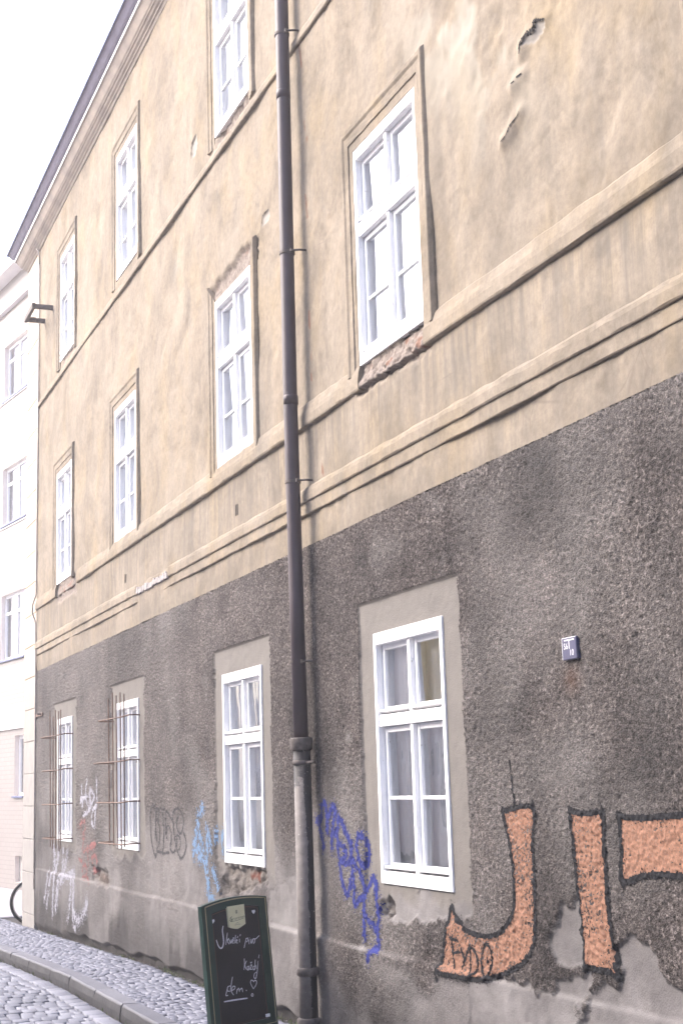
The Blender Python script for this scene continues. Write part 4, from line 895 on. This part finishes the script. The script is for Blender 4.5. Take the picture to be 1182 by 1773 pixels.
mb = MB(); xs = [24.05, 27., 32.5, 90.]; mb.add([(x, y, gz(x) - .122) for x in xs for y in (-2. if x > 30 else .3, 7.3)], [(2 * i, 2 * i + 2, 2 * i + 3, 2 * i + 1) for i in range(3)]); structure(mb.build('street', M['asphalt']))

# weeds and grit in the joint along the foot of the wall and the gutter
wd = MB(); r = random.Random(21)
for i in range(420):
    x = r.choice((12.9, 13.1, 11.6, 10.9, 16.2, 14.8, 18.9, 12.2, 9.9)) + r.gauss(0, .22) if i < 300 else r.uniform(9, 20)
    y = abs(r.gauss(.015, .02)) if i < 330 else kerb_y(x) + .018 + abs(r.gauss(0, .006)); z = gz(x) + (-.012 if i < 330 else -.125); h = r.uniform(.012, .05); a = r.uniform(0, 6.28); w = .0035
    dx, dy = math.cos(a), math.sin(a); t = r.uniform(.2, .9) * h
    wd.add([(x - dy * w, y + dx * w, z), (x + dy * w, y - dx * w, z), (x + dx * t * .5 + dy * w * .7, y + dy * t * .5 - dx * w * .7, z + h * .65), (x + dx * t, y + dy * t, z + h), (x + dx * t * .5 - dy * w * .7, y + dy * t * .5 + dx * w * .7, z + h * .65)], [(0, 1, 2, 3, 4)])
structure(wd.build('weeds', M['weed']), 'stuff')
gt = MB()
for i in range(900):
    x = r.uniform(8, 20.8); y = abs(r.gauss(.03, .035)) if i < 600 else kerb_y(x) + .02 + abs(r.gauss(0, .03)); z = gz(x) + (.0 if i < 600 else -.120); q = r.uniform(.003, .010)
    P = [Vector((r.uniform(-1, 1), r.uniform(-1, 1), r.uniform(-.5, 1))).normalized() * q for _ in range(4)]
    gt.add([(x + p.x, y + p.y, z + p.z * .7 + q * .3) for p in P], [(0, 1, 2), (0, 2, 3), (0, 3, 1), (1, 3, 2)])
structure(gt.build('grit', mat_plain('mortar_grit', (.26, .24, .225), (.14, .13, .12), .95, 40.)), 'stuff')

# ------------------------------------------------------------------ chalkboard on the pavement
Bo, Bw, Bh = np.array(BOARD['o']), np.array(BOARD['w']), np.array(BOARD['h'])
up = -Bh; yin = np.cross(up, Bw); yin /= np.linalg.norm(yin)
bc = Bo + Bw * .269 + Bh * .872
board = empty('chalkboard_sign', (0, 0, 0), 'green framed pavement blackboard with chalk writing and cream label in front of the downpipe', 'sign')
board.matrix_world = Matrix(((Bw[0], yin[0], up[0], bc[0]), (Bw[1], yin[1], up[1], bc[1]), (Bw[2], yin[2], up[2], bc[2]), (0, 0, 0, 1)))
LF = (np.array([-.269, 0., .872]), np.array([1., 0, 0]), np.array([0, 0, -1.]), np.array([0, -1., 0]))   # (w, h) measured from the top left corner
def bpt(w, h, y=0.): return (w - .269, y, .872 - h)
def arch(w, base, rise, w0=0., w1=.538): t = (w - w0) / (w1 - w0); return base - rise * 4 * t * (1 - t)
def frame_ring(outer, inner, y0, y1, mb, m=0):
    n = len(outer)
    vs = [bpt(*p, y0) for p in outer] + [bpt(*p, y0) for p in inner] + [bpt(*p, y1) for p in outer] + [bpt(*p, y1) for p in inner]
    fs = []
    for i in range(n):
        q = (i + 1) % n
        fs += [(i, q, n + q, n + i), (2 * n + i, 3 * n + i, 3 * n + q, 2 * n + q), (i, 2 * n + i, 2 * n + q, q), (n + i, n + q, 3 * n + q, 3 * n + i)]
    mb.add(vs, fs, m)
NA = 16
outer = [(.538 * i / NA, arch(.538 * i / NA, .0, .029)) for i in range(NA + 1)] + [(.538, .822), (0, .822)]
inner = [(.080 + .394 * i / NA, arch(.08 + .394 * i / NA, .053, .022, .08, .474)) for i in range(NA + 1)] + [(.474, .757), (.080, .757)]
fr = MB(); frame_ring(outer, inner, -.014, .022, fr); frame_ring([(w * 1.0 + (.269 - w) * -.012, h) for w, h in outer], [(w + (.269 - w) * .05, h + (.4 - h) * .02) for w, h in outer], -.019, -.0145, fr)
for w in (.03, .46): fr.box(bpt(w, .82, -.012), bpt(w + .05, .872, .020), 0, .003)
fr.build_local('frame', M['green'], board)
pn = MB(); pv = inner
pn.add([bpt(w, h, -.006) for w, h in pv] + [bpt(w, h, .016) for w, h in pv], [tuple(range(len(pv))), tuple(range(2 * len(pv) - 1, len(pv) - 1, -1))] + [(i, len(pv) + i, len(pv) + (i + 1) % len(pv), (i + 1) % len(pv)) for i in range(len(pv))])
panel = pn.build_local('panel', M['blackboard'], board)
ln = MB()
G = [(.027 + .501 * i / NA, arch(.027 + .501 * i / NA, .008, .024, .027, .528)) for i in range(NA + 1)] + [(.528, .790), (.027, .790)]
ln.ribbon(G + [G[0]], .0075, LF, .0200)
ln.build_local('trim_line', M['gold'], board)
l2 = MB(); I2 = [(.088 + .378 * i / NA, arch(.088 + .378 * i / NA, .062, .021, .088, .466)) for i in range(NA + 1)] + [(.466, .748), (.088, .748)]
l2.ribbon(I2 + [I2[0]], .0035, LF, .0068); l2.build_local('trim_line', mat_plain('dull_brown_line', (.12, .07, .05)), board)
lb = MB(); lp = [(.205, .026), (.345, .026), (.343, .150), (.322, .158), (.300, .166), (.275, .173), (.248, .167), (.228, .161), (.208, .153)]
lb.add([bpt(w, h, -.022) for w, h in lp] + [bpt(w, h, -.0066) for w, h in lp], [tuple(range(9)), tuple(range(17, 8, -1))] + [(i, 9 + i, 9 + (i + 1) % 9, (i + 1) % 9) for i in range(9)])
label = lb.build_local('label', M['cream'], board)
lt = MB()
ax = np.array([1, 0, .05]); ay = np.array([-.05, 0, 1.]); 
vs, fs = text_mesh('Staropramen', .0245, (np.array(bpt(.275, .112)), ax, ay, LF[3]), .0228, .25); lt.add(vs, fs)
lt.ribbon([(.222, .122), (.275, .120), (.330, .113)], .0025, LF, .0228)
lt.ribbon(smooth_pts([(.236, .092), (.222, .096), (.228, .106), (.236, .113), (.224, .119), (.216, .112)]), .004, LF, .0228)
for k in range(14):
    a = 2 * PI * k / 14; r = .011 if k % 2 else .008; lt.ribbon([(.275 + .003 * math.cos(a), .066 + .004 * math.sin(a)), (.275 + r * math.cos(a), .066 + r * 1.3 * math.sin(a))], .0022, LF, .0228)
lt.ribbon([(.250, .146), (.300, .146)], .002, LF, .0228); lt.ribbon(smooth_pts([(.262, .141), (.275, .133), (.288, .141)]), .002, LF, .0228)
o = lt.build_local('lettering', M['label_ink'], board); o.parent = label
ck = MB()
for q in CHALK:
    P = smooth_pts(q, 4)
    big = q is CHALK[0] or q is CHALK[-1]
    ck.ribbon(P, .0095 if big else .0058, LF, .0072, 0, True)
ck.build_local('chalk_writing', M['chalk'], board)
for w, h in ((.0871, .1005), (.4288, .0855)):
    c = MB(); hp = smooth_pts([(w, h + .013), (w - .013, h - .002), (w - .007, h - .012), (w, h - .006), (w + .007, h - .012), (w + .013, h - .002), (w, h + .013)], 4)[:-1]; n = len(hp)
    c.add([bpt(a, b, -.012) for a, b in hp] + [bpt(a, b, -.0062) for a, b in hp], [tuple(range(n)), tuple(range(2 * n - 1, n - 1, -1))] + [(i, n + i, n + (i + 1) % n, (i + 1) % n) for i in range(n)])
    c.build_local('clip', M['lettering_white'], board)
c = MB(); c.box(bpt(.450, .730, -.016), bpt(.482, .750, -.0062), 0, .002); c.build_local('clip', M['lettering_white'], board)
rf = MB()
def leg(w): rf.tube([bpt(w, .05, .026), bpt(w, .868, .085)], .013, 8)
leg(.09); leg(.448); rf.tube([bpt(.09, .60, .066), bpt(.448, .60, .066)], .010, 8)
rf.tube([bpt(.08, .055, .024), bpt(.46, .055, .024)], .008, 8)
rf.build_local('rear_frame', M['green'], board)

# ------------------------------------------------------------------ bicycle parked along the lane side of the house
BX = XE + .33
bike = empty('bicycle', (BX, -.70, gz(BX) - .03), 'bicycle parked in the lane behind the house corner with one wheel showing', 'bicycle')
def wheel(yc, name='wheel'):
    w = empty(name, (0, yc + .70, .315), parent=bike); zc = gz(BX) - .03 + .315
    def ring(R, r, n=44, m=8): 
        mb = MB(); mb.tube([(0, R * math.cos(2 * PI * i / n), R * math.sin(2 * PI * i / n)) for i in range(n + 1)], r, m, 0, False); return mb
    ring(.295, .020).build_local('tyre', M['rubber'], w, True); ring(.270, .010).build_local('rim', M['steel'], w, True)
    sp = MB()
    for i in range(28):
        a = 2 * PI * i / 28; sp.tube([(.03 * (-1) ** i, .02 * math.cos(a + .6), .02 * math.sin(a + .6)), (0, .27 * math.cos(a), .27 * math.sin(a))], .0014, 4)
    sp.tube([(-.05, 0, 0), (.05, 0, 0)], .018, 10); sp.build_local('spokes', M['steel'], w)
WY = -.172
wheel(WY); wheel(WY - 1.04)
g0 = gz(BX) - .03; fr = MB(); A = (BX, WY - .60, g0 + .28); Rr = (BX, WY - 1.04, g0 + .315); Hd = (BX, WY - .16, g0 + .80); Hl = (BX, WY - .13, g0 + .68); St = (BX, WY - .76, g0 + .80)
for a, b, r in ((A, Hl, .017), (A, St, .016), (St, Hd, .016), (A, Rr, .011), (St, Rr, .009), (Hd, Hl, .019)): fr.tube([a, b], r, 10)
fr.build('frame', M['bikepaint'], bike, True)
fk = MB()
for s in (-.05, .05): fk.tube([(BX, WY - .125, g0 + .67), (BX + s, WY - .10, g0 + .60), (BX + s, WY, g0 + .315)], .010, 8)
fk.build('fork', M['bikepaint'], bike, True)
hbm = MB(); hbm.tube([(BX, WY - .165, g0 + .80), (BX, WY - .18, g0 + .95)], .013, 8); hbm.tube([(BX - .28, WY - .30, g0 + .97), (BX - .12, WY - .17, g0 + .97), (BX, WY - .17, g0 + .95), (BX + .12, WY - .17, g0 + .97), (BX + .28, WY - .30, g0 + .97)], .011, 8); hbm.build('handlebar', M['steel'], bike, True)
sd = MB(); sd.tube([(BX, WY - .76, g0 + .80), (BX, WY - .79, g0 + .93)], .013, 8); sd.tube([(BX, WY - .92, g0 + .95), (BX, WY - .82, g0 + .955), (BX, WY - .66, g0 + .945)], [.075, .06, .02], 10, 0, True, .45); sd.build('saddle', M['rubber'], bike, True)
cr = MB(); cr.tube([(BX - .05, A[1], A[2]), (BX - .055, A[1], A[2])], .09, 20); cr.tube([(BX - .07, A[1], A[2]), (BX - .07, A[1] + .12, A[2] - .11), (BX - .13, A[1] + .12, A[2] - .11)], .011, 6); cr.tube([(BX + .07, A[1], A[2]), (BX + .07, A[1] - .12, A[2] + .11), (BX + .13, A[1] - .12, A[2] + .11)], .011, 6); cr.build('crank', M['steel'], bike)

# ------------------------------------------------------------------ pale tiled block across the lane (its front is turned 9 degrees)
def mat_pale_tile():
    t = NT('pale_wall_tile'); tc = t.n('ShaderNodeTexCoord').outputs['Object']
    mp = t.n('ShaderNodeMapping'); t.L(tc, mp.inputs['Vector']); mp.inputs['Rotation'].default_value = (PI / 2, 0, 0)
    br = t.n('ShaderNodeTexBrick'); t.L(mp.outputs[0], br.inputs['Vector']); br.inputs['Scale'].default_value = 1.
    br.inputs['Brick Width'].default_value = .30; br.inputs['Row Height'].default_value = .10; br.inputs['Mortar Size'].default_value = .006
    br.inputs['Color1'].default_value = (0.297, 0.267, 0.251, 1); br.inputs['Color2'].default_value = (0.277, 0.247, 0.231, 1); br.inputs['Mortar'].default_value = (0.191, 0.172, 0.162, 1)
    return t.surf(t.mix(t.ramp(t.noise(.8, 5, .6), [(.35, 0.), (.75, .3)]), br.outputs['Color'], (.27, .24, .225)), .45, None, .4)
M['ptile'] = mat_pale_tile()
M['pstucco'] = mat_plain('white_band_plaster', (.82, .80, .79), (.74, .72, .71), .85, 2.)
M['tilebrown'] = mat_plain('brown_reveal_tile', (.74, .68, .64), (.66, .60, .56), .4, 8.)
flat = empty('apartment_block', (32.7, -1.97, -.47), 'pale tiled apartment block across the lane beyond the house corner', 'building', None, None, math.radians(9.0068))
WN = [(s0, s0 + 1.74) for s0 in (-7.9, -3.9, .13, 4.1, 8.1, 12.1)]
rows_ = [(4.66, 6.20, WN), (7.88, 9.27, WN), (10.96, 12.33, WN), (1.55, 2.89, [(a, a + .62) for a, b in WN]), (-.32, .245, [(a + .01, a + .53) for a, b in WN])]
hs = []
for z0, z1, L in rows_: hs += [(a, b, z0 + .47, z1 + .47) for a, b in L]
gx = sorted(set([-10., 18.] + [e for h in hs for e in h[:2]])); gzz = sorted(set([-.4, 14.4] + [e for h in hs for e in h[2:]]))
wm = MB()
for i in range(len(gx) - 1):
    for j in range(len(gzz) - 1):
        cx, cz = (gx[i] + gx[i + 1]) / 2, (gzz[j] + gzz[j + 1]) / 2
        if any(h[0] < cx < h[1] and h[2] < cz < h[3] for h in hs): continue
        wm.add([(gx[i], 0, gzz[j]), (gx[i + 1], 0, gzz[j]), (gx[i + 1], 0, gzz[j + 1]), (gx[i], 0, gzz[j + 1])], [(3, 2, 1, 0)])
wm.box((-10, -12, -.4), (-9.7, -.3, 14.4)); wm.box((17.7, -12, -.4), (18, -.3, 14.4)); wm.box((-9.7, -12, -.4), (17.7, -11.7, 14.4))
wm.add([(-10, 0, -.4), (-10, 0, 14.4), (-10, -.3, 14.4), (-10, -.3, -.4)], [(0, 1, 2, 3)])
wm.build_local('wall', M['ptile'], flat)
bd_ = MB(); bd_.box((-10.02, -.1, 3.51), (18, .06, 4.01), 0, .01); bd_.box((-10.02, -.1, 8.265), (18, .03, 8.285)); bd_.box((-10.02, -.1, 11.36), (18, .03, 11.385)); bd_.box((-10.02, -.1, 13.65), (18, .12, 13.70)); bd_.build_local('band', M['pstucco'], flat)
rf = MB(); rf.box((-10.2, -12.2, 14.4), (18.2, .35, 14.62), 0, .02); rf.build_local('roof', M['pstucco'], flat)
tmpl = {}
def flat_window(a, b, z0, z1):
    W, H = round(b - a, 3), round(z1 - z0, 3); key = (W, H)
    if key in tmpl:
        src = tmpl[key]; r = src.copy(); COL.objects.link(r); r.location = (a, 0, z0)
        for ch in src.children: c = ch.copy(); COL.objects.link(c); c.parent = r
        return r
    w = empty('window', (a, 0, z0), parent=flat); tmpl[key] = w; d = -.10
    rv = MB(); rv.add([(0, 0, 0), (W, 0, 0), (W, 0, H), (0, 0, H), (0, d, 0), (W, d, 0), (W, d, H), (0, d, H)], [(0, 4, 7, 3), (1, 2, 6, 5), (3, 7, 6, 2), (0, 1, 5, 4)]); rv.build_local('reveal', M['tilebrown'], w)
    if H > .8:
        sl = MB(); sl.box((-.06, d, -.045), (W + .06, .05, -.002), 0, .006); sl.build_local('sill', M['zinc'], w)
        f = MB(); t = .07
        f.box((0, d - .05, 0), (t, d, H)); f.box((W - t, d - .05, 0), (W, d, H)); f.box((t, d - .05, 0), (W - t, d, t)); f.box((t, d - .05, H - t), (W - t, d, H))
        if W > 1: f.box((W * .5 - .05, d - .05, t), (W * .5 + .05, d - .002, H - t)); f.box((t, d - .05, H * .70), (W * .5 - .05, d - .003, H * .70 + .06)); f.box((W * .5 + .05, d - .05, H * .70), (W - t, d - .003, H * .70 + .06))
        f.build_local('frame', M['white'], w)
        p = MB(); p.add([(t, d - .03, t), (W - t, d - .03, t), (W - t, d - .03, H - t), (t, d - .03, H - t)], [(3, 2, 1, 0)]); p.build_local('pane', M['glass'], w)
        c = MB(); c.add([(0, d - .12, 0), (W, d - .12, 0), (W, d - .12, H), (0, d - .12, H)], [(3, 2, 1, 0)]); c.build_local('curtain', M['curtain'], w)
    else:
        p = MB(); p.add([(0, d, 0), (W, d, 0), (W, d, H), (0, d, H)], [(3, 2, 1, 0)]); p.build_local('shutter', mat_plain('grey_vent_sheet', (.42, .40, .38)), w)
    return w
for z0, z1, L in rows_:
    for a, b in L: flat_window(a, b, z0 + .47, z1 + .47)

# ------------------------------------------------------------------ the other side of the street (seen in the panes)
def opposite(name, x0, x1, y, h, col, label, roofc, rot=0.):
    r = empty(name, (x0, y, -.35), label, 'building', None, None, rot); L = x1 - x0
    pl_ = mat_plain(name + '_plaster', col, tuple(.86 * c for c in col), .9, 1.5)
    b = MB(); b.box((0, 0, 0), (L, 9, h)); b.box((0, -.06, 0), (L, 0, .7)); b.box((0, -.08, 3.6), (L, 0, 3.8)); b.build_local('wall', pl_, r)
    c = MB(); c.box((-.1, -.32, h), (L + .1, 9.2, h + .12)); c.box((-.05, -.18, h - .25), (L + .05, -.002, h)); c.build_local('cornice', M['pstucco'], r)
    f = MB(); f.add([(-.1, -.3, h + .12), (L + .1, -.3, h + .12), (L + .1, 9.2, h + .12), (-.1, 9.2, h + .12), (-.1, 4.5, h + 2.6), (L + .1, 4.5, h + 2.6)], [(0, 1, 5, 4), (3, 4, 5, 2), (1, 2, 5), (0, 4, 3)]); f.build_local('roof', roofc, r)
    n = max(1, int(L / 2.9)); first = None
    for k in range(n):
        for z in (1.1, 4.7, 7.9):
            if z + 1.8 > h: continue
            loc = ((k + .5) * L / n - .55, 0, z)
            if first is None:
                w = empty('window', loc, parent=r); first = w
                m = MB(); m.box((-.12, -.05, -.12), (0, .0, 1.82)); m.box((1.1, -.05, -.12), (1.22, .0, 1.82)); m.box((0, -.05, 1.7), (1.1, 0., 1.82)); m.box((0, -.09, -.12), (1.1, 0., 0)); m.build_local('surround', M['pstucco'], w)
                m = MB(); m.box((0, -.03, 0), (.07, -.001, 1.7)); m.box((1.03, -.03, 0), (1.1, -.001, 1.7)); m.box((.07, -.03, 0), (1.03, -.001, .07)); m.box((.07, -.03, 1.63), (1.03, -.001, 1.7)); m.box((.52, -.03, .07), (.58, -.001, 1.63)); m.build_local('frame', M['white'], w)
                m = MB(); m.box((.07, -.012, .07), (.52, -.0015, 1.63)); m.box((.58, -.012, .07), (1.03, -.0015, 1.63)); m.build_local('pane', mat_plain('dark_pane', (.13, .14, .155), (.17, .18, .195), .08, 2., .6), w)
            else:
                w = first.copy(); COL.objects.link(w); w.location = loc
                for ch in first.children: q = ch.copy(); COL.objects.link(q); q.parent = w
    return r
opposite('cream_townhouse', -14, 9.6, 9.6, 8.4, (.58, .56, .54), 'cream rendered townhouse across the street behind the viewer', M['tile'])  # out of view; taller than its neighbours to shade the near wall
opposite('grey_townhouse', 9.8, 19.0, 9.6, 6.2, (.68, .68, .69), 'grey rendered townhouse across the street with white window surrounds', M['tile'])
opposite('yellow_townhouse', 23.2, 27.4, 9.5, 6.6, (.80, .62, .24), 'narrow yellow townhouse across the street beside the pink one', M['tile'], math.radians(4))
opposite('pink_townhouse', 28., 52., 10.6, 6.2, (.74, .67, .65), 'pink rendered townhouse across the street beyond the lane', M['tile'], math.radians(9))

# ------------------------------------------------------------------ light, sky, camera
W = bpy.data.worlds.new('World'); SC.world = W; W.use_nodes = True; nt = W.node_tree
bg = nt.nodes['Background']; sky = nt.nodes.new('ShaderNodeTexSky'); sky.sky_type = 'NISHITA'; sky.sun_disc = False
EL, SX, SY = math.radians(40), .602, .799
sky.sun_elevation = EL; sky.sun_rotation = math.atan2(SX, SY)
sky.air_density = 1.0; sky.dust_density = 7.0; sky.ozone_density = .9; sky.altitude = 200
tint = nt.nodes.new('ShaderNodeMix'); tint.data_type = 'RGBA'; tint.blend_type = 'MULTIPLY'; tint.inputs['Factor'].default_value = 1.; tint.inputs[7].default_value = (.95, .985, 1.075, 1)
nt.links.new(sky.outputs['Color'], tint.inputs[6]); nt.links.new(tint.outputs[2], bg.inputs['Color']); bg.inputs['Strength'].default_value = .15
sd = bpy.data.lights.new('sun', 'SUN'); sd.energy = .5; sd.angle = math.radians(40); sd.color = (1., .98, .97)
so = bpy.data.objects.new('sun', sd); COL.objects.link(so); so.location = (-8, -12, 25)
dirn = Vector((SX * math.cos(EL), SY * math.cos(EL), math.sin(EL))).normalized()
so.rotation_euler = dirn.to_track_quat('Z', 'Y').to_euler()
cam = bpy.data.cameras.new('camera'); co = bpy.data.objects.new('camera', cam); COL.objects.link(co)
cam.sensor_fit = 'VERTICAL'; cam.sensor_height = 36.; cam.lens = 2500. / 1773 * 36; cam.clip_start = .05; cam.clip_end = 2000
r_, u_, f_ = (-.36834183, -.92919763, -.03026641), (-.18239083, .04030192, .98239979), (.91162376, -.36737925, .18432201)
co.matrix_world = Matrix(((r_[0], u_[0], -f_[0], 0.), (r_[1], u_[1], -f_[1], 3.5), (r_[2], u_[2], -f_[2], 1.617), (0, 0, 0, 1)))
SC.camera = co
vs_ = SC.view_settings; vs_.view_transform = 'Standard'; vs_.look = 'None'; vs_.exposure = 2.07; vs_.gamma = 1.0
SC.render.engine = 'CYCLES'; SC.cycles.max_bounces = 8; SC.cycles.transparent_max_bounces = 16; SC.cycles.diffuse_bounces = 4
SC.cycles.use_denoising = True; SC.cycles.denoiser = 'OPENIMAGEDENOISE'; SC.cycles.denoising_input_passes = 'RGB_ALBEDO_NORMAL'; SC.cycles.denoising_prefilter = 'ACCURATE'

# added mist volume imitating the lens flare that washes out the far end
hz = NT('flare_haze_volume'); hv = hz.n('ShaderNodeVolumePrincipled'); hv.inputs['Color'].default_value = (.97, .96, 1., 1); hv.inputs['Density'].default_value = .0042; hv.inputs['Anisotropy'].default_value = .3
hz.L(hv.outputs[0], hz.out.inputs['Volume'])
mb = MB(); mb.box((-62, -124, -1.65), (163, 124, 14.3)); structure(mb.build('flare_haze', hz.mat), 'stuff')
